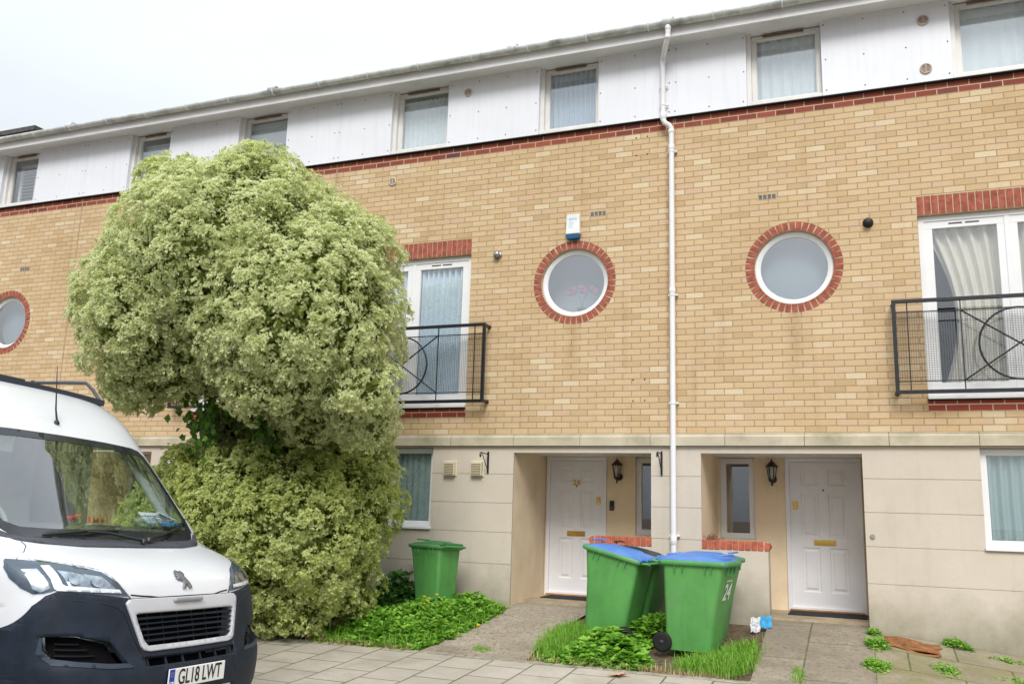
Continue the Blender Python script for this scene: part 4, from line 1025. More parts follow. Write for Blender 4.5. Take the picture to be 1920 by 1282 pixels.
def grass(name, poly, n, h, label, group=None, m=GRASS, tuft=.0):
    q = inside(poly, n); z0 = gzv(q)
    if tuft:
        cs = inside(poly, max(3, n//90)); idx = rng.integers(0, len(cs), n); q = q*(1-tuft)+cs[idx]*tuft+rng.normal(0, .02, (n, 2)); z0 = gzv(q)
    q = q+rng.normal(0, .035, (n, 2)); z0 = gzv(q)
    L = h*rng.uniform(.35, 1.15, n); th = rng.uniform(0, 6.28, n); lean = rng.uniform(.1, 1.25, n)
    up0 = np.stack([np.cos(th)*lean*.4, np.sin(th)*lean*.4, np.ones(n)], -1); up1 = np.stack([np.cos(th)*lean*1.6, np.sin(th)*lean*1.6, np.ones(n)*.8], -1)
    B0 = np.stack([q[:, 0], q[:, 1], z0-.005], -1); M0 = B0+nrm(up0)*(L*.55)[:, None]; T0 = M0+nrm(up1)*(L*.5)[:, None]
    S = np.stack([-np.sin(th), np.cos(th), 0*th], -1)*rng.uniform(.0022, .0045, n)[:, None]
    v = np.stack([B0-S, B0+S, M0+S*.9, M0-S*.9, T0], 1).astype(np.float32)
    me = bpy.data.meshes.new(name); F = []
    base = (np.arange(n)*5)[:, None]
    quads = base+np.array([[0, 1, 2, 3]]); tris = base+np.array([[3, 2, 4]])
    me.from_pydata(v.reshape(-1, 3).tolist(), [], quads.tolist()+tris.tolist())
    a = me.attributes.new('lv', 'FLOAT_COLOR', 'POINT'); col = np.ones((n, 5, 4), np.float32); col[:, :, 0] = 0; col[:, :, 1] = rng.beta(2, 2.5, n)[:, None]; a.data.foreach_set('color', col.ravel())
    me.materials.append(m); o = bpy.data.objects.new(name, me); C.objects.link(o); return top(o, label, 'grass', group, 'stuff')
bedL = [(-3.45, -2.10), (-2.22, -2.10), (-2.02, -1.5), (-1.95, -.5), (-1.99, -.15), (-2.5, -.1), (-2.9, -.5), (-3.3, -1.2)]
hump = lambda q: .22-.06*np.abs(q[:, 0]+2.7)+.03*np.sin(q[:, 0]*7+q[:, 1]*5)-.10*np.clip(-(q[:, 1]+1.7)*2.5, 0, 1)
patch('low_weeds', bedL, 3600, lambda q: np.clip(hump(q), .03, .3), WEED, 'bright green low weeds filling the bed around the lone green bin', 'weeds', 'patches of weeds and grass', (.035, .095), .55, .9)
grass('grass_tufts', bedL, 3600, .17, 'grass blades growing through the weeds near the lone green bin', 'patches of weeds and grass')
bedD = [(-3.5, -1.2), (-2.85, -1.1), (-2.8, -.12), (-3.9, -.12)]
patch('dark_weeds', bedD, 620, lambda q: .30+.10*np.sin(q[:, 0]*9), DKW, 'tall dark green weeds between the bush and the lone green bin', 'weeds', 'patches of weeds and grass', (.05, .11), .55, .9)
bedM1 = [(-1.06, -1.2), (-.95, -2.0), (-.72, -2.06), (-.55, -1.4), (-.35, -.95), (-.95, -.75)]
grass('grass_patch', bedM1, 4600, .17, 'long bright grass in front of the leaning green bin', 'patches of weeds and grass', tuft=.25)
bedM2 = [(-.86, -2.06), (.15, -2.07), (.17, -1.85), (.02, -1.5), (.0, -.95), (-.55, -1.15)]
patch('broadleaf_weeds', bedM2, 1500, lambda q: .14+.06*np.sin(q[:, 0]*8+2)*np.cos(q[:, 1]*7)-.10*np.clip(-(q[:, 1]+1.75)*3, 0, 1), WEED, 'dense broad leaved weeds between the two pairs of bins', 'weeds', 'patches of weeds and grass', (.06, .12), .80, .40)
patch('broadleaf_weeds', [(-.15, -1.05), (.10, -1.05), (.12, -.75), (-.1, -.7)], 200, lambda q: .18+0*q[:, 0], WEED, 'taller broad leaves beside the wheel of the bin marked 24', 'weeds', 'patches of weeds and grass', (.07, .12), .6, .8)
bedM3 = [(.40, -2.06), (.98, -2.08), (1.13, -1.75), (1.12, -1.3), (1.10, -.85), (.90, -1.1), (.72, -1.6), (.48, -1.72)]
grass('grass_patch', bedM3, 4200, .15, 'long bright grass in front of the bin marked 24', 'patches of weeds and grass', tuft=.2)
for poly, n, h, lab in (([(2.12, -.75), (2.32, -.75), (2.30, -.35), (2.16, -.35)], 240, .11, 'weed clump in the joint at the middle right of the plain door path'), ([(2.10, -1.5), (2.32, -1.5), (2.28, -1.0), (2.14, -1.0)], 260, .09, 'weed clump in the path joint nearest the camera'), ([(2.14, -.2), (2.25, -.2), (2.25, -.02), (2.17, -.02)], 90, .08, 'small weeds against the wall corner right of the plain door'),
    ([(2.85, -.16), (3.12, -.16), (3.12, -.03), (2.88, -.03)], 130, .13, 'weed growing against the rendered wall at right'), ([(2.72, -1.25), (2.95, -1.3), (2.85, -.7), (2.74, -.75)], 170, .06, 'low weeds in a joint of the mossy paving'), ([(3.2, -1.0), (3.8, -1.0), (3.8, -.85), (3.25, -.85)], 190, .05, 'weeds along a paving joint at the right edge'), ([(3.2, -.3), (3.6, -.34), (3.6, -.2), (3.3, -.2)], 80, .05, 'weeds in the paving by the wall at the right edge')):
    PW = poly; cx_ = sum(p[0] for p in poly)/4; cy_ = sum(p[1] for p in poly)/4
    poly = [(cx_+(.62+.38*abs(math.sin(2.1*k+n)))*.62*(max(p[0] for p in PW)-min(p[0] for p in PW))*math.cos(k*math.pi/6), cy_+(.55+.45*abs(math.sin(1.7*k+n)))*.62*(max(p[1] for p in PW)-min(p[1] for p in PW))*math.sin(k*math.pi/6)) for k in range(12)]
    n = int(n*.65); h *= .65
    patch('paving_weeds', poly, n, lambda q, h=h, cx_=cx_, cy_=cy_: h*np.clip(1.15-((q[:, 0]-cx_)**2+(q[:, 1]-cy_)**2)/.03, .15, 1), WEED, lab, 'weeds', 'patches of weeds and grass', (.02, .045), .6, .6)
grass('grass_tufts', [(1.52, -2.0), (1.56, -2.0), (1.56, -1.6), (1.52, -1.6)], 110, .08, 'small grass tuft in the path joint before the plain door', 'patches of weeds and grass')
grass('grass_tufts', [(-1.62, -1.9), (-1.5, -1.9), (-1.5, -1.8), (-1.62, -1.8)], 160, .05, 'small grass tuft on the path before the numbered door', 'patches of weeds and grass')
# dry straw at the bed edges
STRAW = leaf_mat('dry_straw', [(.30, .20, .10), (.42, .31, .17), (.5, .42, .26)], trans=.1)
for poly, lab in (([(-1.05, -2.09), (1.0, -2.1), (.9, -2.0), (-.95, -1.97)], 'dry dead grass along the front edge of the bed with the bins'), ([(-3.5, -2.12), (-2.2, -2.12), (-2.3, -2.02), (-3.5, -2.0)], 'dry dead grass along the front edge of the bed by the bush')):
    o = grass('dry_grass', poly, 900, .07, lab, 'strips of dry grass', STRAW)
# dandelions
YEL = mat('dandelion_yellow', (.80, .55, .02), .7, .2, var=.1, sc=80)
px_ = [(-3.32, -1.93, .17), (-3.0, -1.72, .15), (-2.68, -.98, .22), (-2.58, -1.05, .22), (-2.52, -.98, .25), (-2.6, -1.15, .18), (-1.82, -1.35, .05)]
labs = ['dandelion at the left, next to the bush foot', 'dandelion between the bush and the yellow cluster', 'leftmost dandelion of the cluster left of the lone bin', 'middle dandelion of the cluster left of the lone bin', 'tallest dandelion of the cluster left of the lone bin', 'lowest dandelion of the cluster left of the lone bin', 'single small dandelion on the path edge']
for (x, y, h), lab in zip(px_, labs):
    h += .05; z = gz(x, y); t = thing('dandelion', lab, 'flower', (x, y, z), group='yellow dandelions')
    b = MB(); b.tube([(x, y, z), (x+.005, y, z+h)], .003, 5); b.build('stalk', mat('dandelion_stalk', (.2, .3, .08), .6), t)
    b = MB(); b.lathe([(.004, z+h-.006), (.022, z+h+.003), (.024, z+h+.010), (.010, z+h+.014), (0, z+h+.014)], (x+.005, y, 0), 12); b.build('flower_head', YEL, t)
# street trees behind the camera, seen only as reflections in the windows
TL = leaf_mat('street_tree_leaf', [(.03, .07, .015), (.06, .13, .03), (.10, .19, .05)], trans=.3)
for i, (x, y, h, r, lab) in enumerate(((-13, -17, 3.2, 2.6, 'tall green street tree across the road, left'), (-7.8, -19, 1.6, 2.0, 'smaller green street tree across the road'))):
    t = thing('street_tree', lab, 'tree', (x, y, -2.46), group='street trees across the road')
    b = MB(); limb(b, (x, y, -2.46), (x, y, h-.5), .22, .12)
    for k in range(5):
        a = k*1.256; limb(b, (x, y, h-2), (x+1.6*math.cos(a), y+1.6*math.sin(a), h+.8), .09, .03)
    b.build('trunk', BARK, t)
    n = 500; d = nrm(rng.normal(size=(n, 3))); c = np.array([x, y, h+.4])+d*np.array([r, r, r*.95])*(rng.uniform(.45, 1, n)*(1+.2*noise3(d, 3, i)))[:, None]
    cc = np.repeat(c, 22, 0)+rng.normal(size=(n*22, 3))*.33; Dr = nrm(rng.normal(size=cc.shape)); A = nrm(rng.normal(size=cc.shape)+np.array([0, 0, 1]))
    L = rng.uniform(.12, .22, len(cc)); leaf_mesh('crown', cc, Dr, A, L, L*.6, TL, None, t, off=root_off(t))
# ------------------------------------------------------------------ the van (local axes: x = its left, y = forwards, z = up)
VC=[(0.12, -0.16), (0.18, -0.1), (0.25, -0.04), (0.35, -0.005), (0.47, 0), (0.56, -0.01), (0.62, -0.05), (0.75, -0.085), (0.88, -0.12), (0.95, -0.15), (1.02, -0.18), (1.08, -0.24), (1.13, -0.33), (1.18, -0.46), (1.22, -0.6), (1.25, -0.69), (1.3, -0.75), (1.92, -1.33), (1.98, -1.38), (2.05, -1.44), (2.1372, -1.52), (2.2244, -1.63), (2.3116, -1.78), (2.3814, -1.95), (2.425, -2.15), (2.4511, -2.4), (2.4598, -2.7)]
WD=[(0.12, 0.91), (0.3, 0.935), (0.5, 0.955), (0.8, 0.985), (1.1, 1.01), (1.3, 1.01), (1.6, 0.99), (1.92, 0.97), (2.1808, 0.92), (2.3116, 0.88), (2.3988, 0.83), (2.4424, 0.75), (2.4598, 0.65)]
_vz = np.linspace(.12, 2.46, 481); _vv = np.interp(_vz, [a for a, c in VC], [c for a, c in VC]); _ww = np.interp(_vz, [a for a, c in WD], [c for a, c in WD])
def _sm(a, k):
    p = np.pad(a, k, mode='edge'); return np.convolve(p, np.ones(2*k+1)/(2*k+1), 'same')[k:-k]
_vv = _sm(_sm(_vv, 5), 4); _ww = _sm(_ww, 16)
def vcz(z): return float(np.interp(z, _vz, _vv))
def vw(z): return float(np.interp(z, _vz, _ww))
def VF(u, z):
    C_ = float(np.interp(z, [1.08, 1.32], [.9, .24])); n = float(np.interp(z, [1.08, 1.32], [4.5, 2.8]))
    s = min(1, abs(u)/vw(z)); return vcz(z)-C_*(1-(max(0, 1-s**n))**(1/n))
_A, _RO = R(-1.7), R(1.9)
vf = Vector((math.cos(_A), -math.sin(_A), 0)); vl = Vector((math.sin(_A), math.cos(_A), 0)); vk = Vector((0, 0, 1))
vl2 = vl*math.cos(_RO)-vk*math.sin(_RO); vk2 = vk*math.cos(_RO)+vl*math.sin(_RO)
VO = Vector((-1.7607747682373438, -5.9428357447408, -2.502193978527857))
# right handed frame: x = right side (-left), y = forward, z = up
VM = Matrix(((-vl2.x, vf.x, vk2.x, VO.x), (-vl2.y, vf.y, vk2.y, VO.y), (-vl2.z, vf.z, vk2.z, VO.z), (0, 0, 0, 1)))
VAN = thing('parked_van', 'white high roof van parked nose right in the left foreground', 'van', local=True)
VAN.matrix_world = VM
def S(u, z, off=0.0):
    """point on the front surface, pushed out along its normal; u positive = van's left (image right)"""
    u = max(-vw(z)*.9995, min(vw(z)*.9995, u)); v = VF(u, z)
    if off:
        e = .012; du = (VF(u+e, z)-VF(u-e, z))/(2*e); dz = (VF(u, min(2.459, z+e))-VF(u, z-e))/(2*e)
        n = Vector((-du, 1, -dz)).normalized()
        return Vector((-(u+n.x*off), v+n.y*off, z+n.z*off))
    return Vector((-u, v, z))
COLS = [(sg*q*vw(z), z) for z in np.arange(.26, 2.44, .025) for q in (.78, .83, .87, .90, .925, .945, .96, .973, .983, .990, .996) for sg in (1, -1)]
def patch_front(name, outline, m, parent, off=.004, grid=.035, holes=(), thick=0.0, smooth=True, sm=0):
    if sm: outline = smooth_poly(outline, sm)
    V, T = cdt(outline, holes, grid, COLS if max(abs(p[0]) for p in outline) > .8 else (), min(grid, .015)); b = MB(); vs = [S(u, z, off) for u, z in V]
    if thick:
        n = len(vs); vs2 = [S(u, z, off-thick) for u, z in V]
        cnt = {}
        for t in T:
            for i in range(3):
                e = (t[i], t[(i+1) % 3]); cnt[e] = 1
        ed = [e for e in cnt if (e[1], e[0]) not in cnt]
        b.add(vs, T, smooth); b.add(vs+vs2, [(e[1], e[0], e[0]+n, e[1]+n) for e in ed], False)
    else: b.add(vs, T, smooth)
    o = b.build(name, m, parent, raw=True)
    bm = bmesh.new(); bm.from_mesh(o.data); bmesh.ops.remove_doubles(bm, verts=bm.verts[:], dist=1e-5)
    bmesh.ops.recalc_face_normals(bm, faces=bm.faces[:])
    s_ = sum(f.normal.y*f.calc_area() for f in bm.faces)
    if s_ < 0: bmesh.ops.reverse_faces(bm, faces=bm.faces[:])
    bm.to_mesh(o.data); bm.free(); return o
def symm(half): # half outline listed from bottom centre outwards to top centre (u>=0)
    return half+[(-u, z) for u, z in half[::-1] if u > 1e-6]
WHITE = mat('van_white_paint', (.72, .735, .765), .25, .5, var=.02, sc=2, coat=.6, dirt=(.56, .55, .52), dirtamt=.3)
BUMP = mat('dark_bumper_plastic', (.017, .024, .038), .5, .22, var=.2, sc=5, bump=.1, bsc=300)
VBLK = mat('van_black_trim', (.012, .013, .016), .35, .5)
CHR = mat('satin_grille_surround', (.56, .57, .61), .25, .5, metal=.15, var=.02)
TYRE = mat('tyre_rubber', (.02, .02, .02), .8, .2, bump=.3, bsc=60)
RIM = mat('wheel_steel', (.35, .35, .36), .4, .5, metal=.7)
WSG = glass('windscreen_glass', (.88, .96, .92), 2.4, .03)
SIDEG = glass('van_side_glass', (.80, .93, .86), 1.0, .0)
# ---- body: front shell with holes for the windscreen, sides, roof, back
ws = symm([(0, 1.247), (.4, 1.243), (.70, 1.252), (.80, 1.272), (.86, 1.32), (.885, 1.40), (.888, 1.6), (.875, 1.8), (.85, 1.885), (.80, 1.925), (.72, 1.94), (.4, 1.95), (0, 1.953)])
fog_ = [(.912, .738), (.80, .742), (.628, .700), (.533, .576), (.66, .585), (.80, .605), (.885, .625), (.908, .67)]
grl_ = symm([(0, .652), (.385, .655), (.415, .685), (.452, .79), (.462, .845), (.44, .852), (0, .848)])
lgr_ = symm([(0, .548), (.405, .552), (.432, .60), (0, .592)])
b = MB(); zs = [z for z in np.linspace(.25, 2.44, 91)]
outl = [(vw(z)*.9995, z) for z in zs]+[(-vw(z)*.9995, z) for z in zs[::-1]]
V, T = cdt(outl, [ws, fog_, [(-u, z) for u, z in fog_][::-1], grl_, lgr_], .04, COLS, .02)
b.add([S(u, z) for u, z in V], T, True)
VB = -5.45
wheelz = [( -1.03, .36), (-4.30, .36)]
def arch(v0): return [(v0+.43*math.cos(a), .36+.43*math.sin(a)) for a in np.linspace(0, math.pi, 15)]
for sg in (1, -1):
    pts = [(VF(vw(z)*.9995, z), z) for z in zs]   # front edge going up
    top_ = [(VB, 2.44), (VB, .25)]
    # lower edge with the wheel arches, from back to front
    low = [(VB, .25)]+[(v, z) for v, z in arch(-4.30)[::-1] if z > .26]+[(v, z) for v, z in arch(-1.10)[::-1] if z > .26]
    poly = pts+[(VB, 2.44)]+low
    win1 = [(-1.36, 1.34), (-1.98, 1.30), (-1.98, 1.93), (-1.70, 1.93)]; win1 = [(-1.22, 1.33), (-2.02, 1.31), (-2.02, 1.95), (-1.72, 1.95), (-1.30, 1.55)]
    win2 = [(-1.14, 1.34), (-1.16, 1.58), (-.99, 1.38)]
    V, T = cdt(poly, [win1, win2], .12)
    b.add([(-sg*vw(z), v, z) for v, z in V], T, True)
    g = MB(); V, T = cdt(win1, (), None); g.add([(-sg*(vw(z)-.01), v, z) for v, z in V], T); g.build('side_window', SIDEG, VAN, raw=True)
    g = MB(); V, T = cdt(win2, (), None); g.add([(-sg*(vw(z)-.01), v, z) for v, z in V], T); g.build('quarter_window', SIDEG, VAN, raw=True)
# roof and back
nx = 12; vs = []; fs = []
rows = [VF(0, 2.44)]+list(np.linspace(-2.6, VB, 8))
front = [(u, VF(u, 2.44)) for u in np.linspace(-vw(2.44)*.999, vw(2.44)*.999, nx+1)]
for j, v in enumerate(rows):
    for u, v0 in front: vs.append((-u, v0 if j == 0 else min(v, v0-.02), 2.44+(.02*(1-(u/.8)**2))*(0 if j == 0 else 1)))
for j in range(len(rows)-1):
    for i in range(nx): fs.append((j*(nx+1)+i, j*(nx+1)+i+1, (j+1)*(nx+1)+i+1, (j+1)*(nx+1)+i))
b.add(vs, fs, True)
bz = list(np.linspace(.25, 2.44, 20)); vs = [(s*vw(z), VB, z) for z in bz for s in (-1, 1)]
b.add(vs, [(2*i, 2*i+1, 2*i+3, 2*i+2) for i in range(len(bz)-1)])
body = b.build('body', WHITE, VAN, raw=True)
bm = bmesh.new(); bm.from_mesh(body.data); bmesh.ops.remove_doubles(bm, verts=bm.verts[:], dist=.002); bmesh.ops.recalc_face_normals(bm, faces=bm.faces[:]); bm.to_mesh(body.data); bm.free()
# ---- windscreen
wsc = patch_front('windscreen', ws, WSG, VAN, off=-.002, grid=.08)
clear = symm([(0, 1.315), (.5, 1.31), (.72, 1.316), (.80, 1.345), (.835, 1.42), (.845, 1.6), (.835, 1.8), (.80, 1.865), (.74, 1.885), (.4, 1.90), (0, 1.905)])
patch_front('black_border', ws, mat('frit_black', (.02, .022, .03), .12, .5), wsc, off=.001, grid=.05, holes=[clear])
cowl = symm([(0, 1.205), (.45, 1.207), (.70, 1.222), (.80, 1.238), (.87, 1.262), (.865, 1.30), (.80, 1.268), (.70, 1.254), (.4, 1.246), (0, 1.249)])
patch_front('cowl', cowl, mat('cowl_plastic', (.06, .065, .08), .5, .4), VAN, off=.006, grid=.03, thick=.01)
# ---- bumper
half = [(0, .24), (.5, .24), (.9, .25), (.94, .27), (.968, .45), (.987, .66), (.991, .722), (.976, .762), (.962, .808), (.936, .897), (.902, .949), (.86, .975), (.70, .957), (.47, .927), (0, .922)]
fog = [(.912, .738), (.80, .742), (.628, .700), (.533, .576), (.66, .585), (.80, .605), (.885, .625), (.908, .67)]
grl = symm([(0, .652), (.385, .655), (.415, .685), (.452, .79), (.462, .845), (.44, .852), (0, .848)])
lgr = symm([(0, .548), (.405, .552), (.432, .60), (0, .592)])
bum = patch_front('bumper', symm(half), BUMP, VAN, off=.012, grid=.032, holes=[fog, [(-u, z) for u, z in fog][::-1], grl, lgr, [(-.42, .30), (.42, .30), (.40, .375), (-.40, .375)]], thick=.03)
for sg in (1, -1):
    f = [(sg*u, z) for u, z in fog]
    patch_front('fog_recess', [(u*1.0, z) for u, z in f], mat('grille_dark', (.004, .004, .005), .8, .1), bum, off=-.05, grid=.06)
    patch_front('fog_lip', None or [(sg*.908, .735), (sg*.914, .735), (sg*.918, .65), (sg*.885, .592), (sg*.66, .562), (sg*.50, .555), (sg*.535, .578), (sg*.66, .586), (sg*.80, .606), (sg*.885, .626), (sg*.905, .67)], mat('bumper_edge', (.035, .048, .068), .45, .3), bum, off=.016, grid=.03)
    for k in range(3):
        q = MB(); z = .64+.03*k; q.tube([S(sg*u, z, -.035) for u in np.linspace(.70+.04*k, .88, 6)], .006, 5); q.build('recess_slat', mat('recess_slat_black', (.008, .009, .012), .7, .2), bum, raw=True)
# upper fold line of the bumper
for sg in (1, -1):
    q = MB(); q.tube([S(sg*u, z, .013) for u, z in ((.89, .94), (.78, .925), (.65, .905), (.58, .885), (.53, .85), (.50, .78), (.47, .70), (.42, .62), (.41, .54), (.42, .45), (.42, .28))], .0035, 5); q.build('panel_seam', VBLK, bum, raw=True)
# ---- grille
for nm, o_, dp in (('grille_back', grl, -.07), ('lower_grille_back', lgr, -.06), ('intake_back', [(-.42, .30), (.42, .30), (.40, .375), (-.40, .375)], -.05)):
    patch_front(nm, o_, mat('grille_dark', (.004, .004, .005), .8, .1), bum, off=dp, grid=.1)
gout = symm([(0, .624), (.36, .626), (.405, .636), (.428, .66), (.50, .86), (.512, .90), (.49, .917), (.45, .921), (0, .918)])
sur = patch_front('grille_surround', gout, CHR, VAN, off=.022, grid=.02, holes=[symm([(0, .656), (.375, .659), (.405, .69), (.442, .79), (.452, .835), (.43, .842), (0, .84)])], thick=.04)
for k, z in enumerate((.69, .722, .755, .785, .815)):
    w = np.interp(z, [.65, .84], [.39, .455]); q = MB()
    q.bar(S(0, z, -.0)-Vector((w, .0, 0)), S(0, z, -.0)+Vector((w, 0, 0)), .006, .008)
    q = MB(); pts = [S(u, z, .0) for u in np.linspace(-w, w, 13)]
    for a_, c_ in zip(pts, pts[1:]): q.bar(a_, c_, .03, .011 if k % 2 == 0 else .006)
    q.build('grille_slat', BUMP, bum, raw=True)
for u in (-.33, -.2, -.07, .07, .2, .33):
    q = MB(); q.bar(S(u, .66, -.02), S(u, .84, -.02), .006, .006, (0, 1, 0)); q.build('grille_rib', VBLK, bum, raw=True)
    q = MB(); q.bar(S(u*1.15, .55, -.008), S(u*1.15, .596, -.008), .012, .01, (0, 1, 0)); q.build('lower_rib', BUMP, bum, raw=True)
q = MB(); q.box(-.13, .13, -.135, -.085, .896, .922, .01); q.build('badge_bar', mat('badge_grey', (.28, .29, .31), .4, .5), sur, raw=True)
# ---- hood seam, wing seam
def seam(pts, nm='panel_seam', r=.0028, off=.0005, m=None):
    q = MB(); q.tube([S(u, z, off) for u, z in pts], r, 5); q.build(nm, m or mat('seam_dark', (.05, .055, .06), .8), body, raw=True)
seam([(u, .929+.02*(abs(u)/.46)**3 if abs(u) > .3 else .9265) for u in np.linspace(-.45, .45, 13)], r=.005, m=VBLK)
for sg in (1, -1):
    seam([(sg*.785, 1.232), (sg*.80, 1.21), (sg*.86, 1.18), (sg*.93, 1.14), (sg*.935, 1.128)])
    seam([(sg*.92, 1.13), (sg*.86, 1.132), (sg*.75, 1.112), (sg*.60, 1.075), (sg*.53, 1.02), (sg*.455, .925)], r=.004, m=VBLK)
# a pressed swage on the bonnet
# ---- headlights
HLp = [(0.968, 1.127), (0.96, 1.139), (0.917, 1.136), (0.84, 1.125), (0.756, 1.111), (0.66, 1.093), (0.602, 1.076), (0.55, 1.033), (0.467, 0.939), (0.52, 0.942), (0.725, 0.962), (0.87, 0.979), (0.905, 0.963), (0.935, 0.958), (0.96, 0.988), (0.976, 1.038), (0.977, 1.091)]
DRL = [(.880, 1.104), (.845, 1.106), (.838, 1.012), (.826, 1.002), (.53, .978), (.522, .957), (.862, .977), (.872, .988)]
LENS = glass('headlight_lens', (.95, .98, 1), .8, .0)
REFL = mat('reflector_chrome', (.42, .46, .50), .28, .6, metal=.9, bump=.9, bsc=14, var=.25, sc=20)
for sg in (1, -1):
    H_ = patch_front('headlight', [(sg*u, z) for u, z in HLp], mat('headlight_housing', (.06, .08, .11), .3, .5), VAN, off=.003, grid=.03)
    patch_front('lens', [(sg*(u*.996+.003), z) for u, z in HLp], LENS, H_, off=.016, grid=.03, thick=.012)
    patch_front('light_bar', [(sg*u, z) for u, z in DRL], mat('light_bar_white', (.85, .86, .88), .25, .5), H_, off=.009, grid=.02)
    patch_front('reflector', [(sg*u, z) for u, z in [(.83, 1.082), (.62, 1.05), (.56, .99), (.56, .966), (.81, .985)]], REFL, H_, off=.006, grid=.025)
    patch_front('indicator', [(sg*u, z) for u, z in [(.945, 1.085), (.90, 1.09), (.885, .99), (.915, .968), (.935, .985)]], REFL, H_, off=.006, grid=.025)
    for (cu, cz, rr) in ((.775, 1.035, .038), (.665, 1.02, .036)):
        q = MB(); c_ = S(sg*cu, cz, .004); d_ = (S(sg*cu, cz, .05)-c_).normalized(); q.X = Matrix.Translation(c_) @ d_.to_track_quat('Z', 'Y').to_matrix().to_4x4()
        q.lathe([(rr, .010), (rr*.8, .003), (rr*.3, -.004), (rr*.22, .004), (0, .005)], (0, 0, 0), 20); q.X = None; q.build('lamp_bowl', REFL, H_, raw=True)
# dark splash wedge under the headlights
# ---- lion badge (a plain rampant animal emblem cut from metal)
lx = [(545, 214), (570, 228), (592, 222), (612, 236), (618, 250), (604, 268), (622, 290), (640, 318), (656, 350), (655, 368), (624, 368), (626, 352), (604, 332), (588, 342), (592, 366), (556, 370), (558, 352), (572, 338), (574, 306), (556, 292), (530, 296), (512, 276), (534, 272), (514, 256), (536, 252), (522, 236), (546, 238), (534, 222)]
lion = [((x-582)/145*.118+.024, 1.022-(y-291)/153*.104) for x, y in lx]
patch_front('lion_badge', lion, mat('badge_metal', (.25, .25, .27), .3, .5, metal=.55), VAN, off=.012, grid=.02, thick=.013)
# ---- number plate
py = .018; q = MB(); q.box(-.27, .25, py, py+.012, .412, .524, .004)
NP = q.build('number_plate', mat('plate_white', (.82, .82, .80), .35, .45, var=.01), VAN, raw=True)
q = MB(); q.box(.205, .2495, py+.012, py+.0132, .414, .522); q.build('blue_band', mat('plate_blue', (.01, .05, .38), .4), NP, raw=True)
PT = Matrix.Translation((-.030, py+.0135, .468)) @ Matrix.Rotation(R(180), 4, 'Z') @ Matrix.Rotation(R(90), 4, 'X')
text_mesh('GL18 LWT', .124, 'plate_characters', mat('plate_ink', (.01, .01, .01), .5), NP, PT, bold=.0012, ext=.0006, sx=.705)
PT2 = Matrix.Translation((.228, py+.0138, .440)) @ Matrix.Rotation(R(180), 4, 'Z') @ Matrix.Rotation(R(90), 4, 'X')
text_mesh('GB', .030, 'country_letters', mat('plate_ink_white', (.8, .8, .8), .5), NP, PT2, bold=.0006, ext=.0005)
q = MB(); q.X = Matrix.Translation((.228, py+.0135, .492))
for i in range(12):
    a = i*math.pi/6; q.box(.012*math.cos(a)-.0015, .012*math.cos(a)+.0015, 0, .0006, .012*math.sin(a)-.0015, .012*math.sin(a)+.0015)
q.X = None; q.build('ring_of_stars', mat('star_yellow', (.7, .55, .1), .5), NP, raw=True)
# ---- wipers
for (u0, z0, u1, z1, ub, zb) in ((.28, 1.225, .60, 1.33, .80, 1.40), (-.42, 1.222, .05, 1.258, .35, 1.262)):
    q = MB()
    if u0 > 0: pa = [S(.18, 1.235, .03), S(.42, 1.275, .035), S(.62, 1.325, .03)]; pb = [S(.40, 1.285, .014), S(.62, 1.325, .018), S(.86, 1.405, .012)]
    else: pa = [S(.10, 1.225, .03), S(-.15, 1.262, .04), S(-.30, 1.275, .03)]; pb = [S(-.62, 1.262, .012), S(-.30, 1.285, .02), S(.02, 1.305, .012)]
    q.tube(pa, [.014, .010, .008], 6); q.tube(pb, [.006, .009, .006], 5); q.lathe([(.02, 0), (.02, .03), (.01, .035)], tuple(pa[0]-Vector((0, 0, .02))), 10); q.build('wiper', VBLK, VAN, raw=True)
# ---- aerial, roof bar and rack
q = MB(); c_ = S(.01, 2.04, 0); q.lathe([(.022, 0), (.02, .012), (.008, .03)], tuple(c_-Vector((0, .0, .004))), 12); q.tube([c_+Vector((0, 0, .02)), c_+Vector((.005, -.02, .10)), c_+Vector((.015, -.06, .42))], [.008, .006, .002], 6); q.build('aerial', BLACKP, VAN, raw=True)
RK = MB(); ye = S(.8, 2.295, .03).y; ends = [Vector((-u, ye, 2.315+.02*(1-(u/.8)**2))) for u in np.linspace(-.80, .80, 17)]
for a_, c_ in zip(ends, ends[1:]): RK.bar(a_, c_, .06, .045)
rk = RK.build('roof_rack', mat('rack_metal', (.035, .045, .06), .4, .5), VAN, raw=True)
for sg in (1, -1):
    q = MB(); e = S(sg*.80, 2.305, .03); q.tube([e, e+Vector((0, -.10, .10)), e+Vector((sg*.02, -.16, .155)), e+Vector((sg*.02, -.5, .165)), (-sg*.78, -5.2, 2.56)], .014, 8)
    for v in (-2.6, -3.5, -4.4, -5.1): q.tube([(-sg*.78, v, 2.43), (-sg*.78, v, 2.52)], .014, 6)
    q.build('side_rail', rk.data.materials[0], rk, raw=True)
for v in (-2.7, -3.5, -4.3, -5.1): q = MB(); q.tube([(-.78, v, 2.52), (.78, v, 2.52)], .015, 8); q.build('cross_bar', rk.data.materials[0], rk, raw=True)
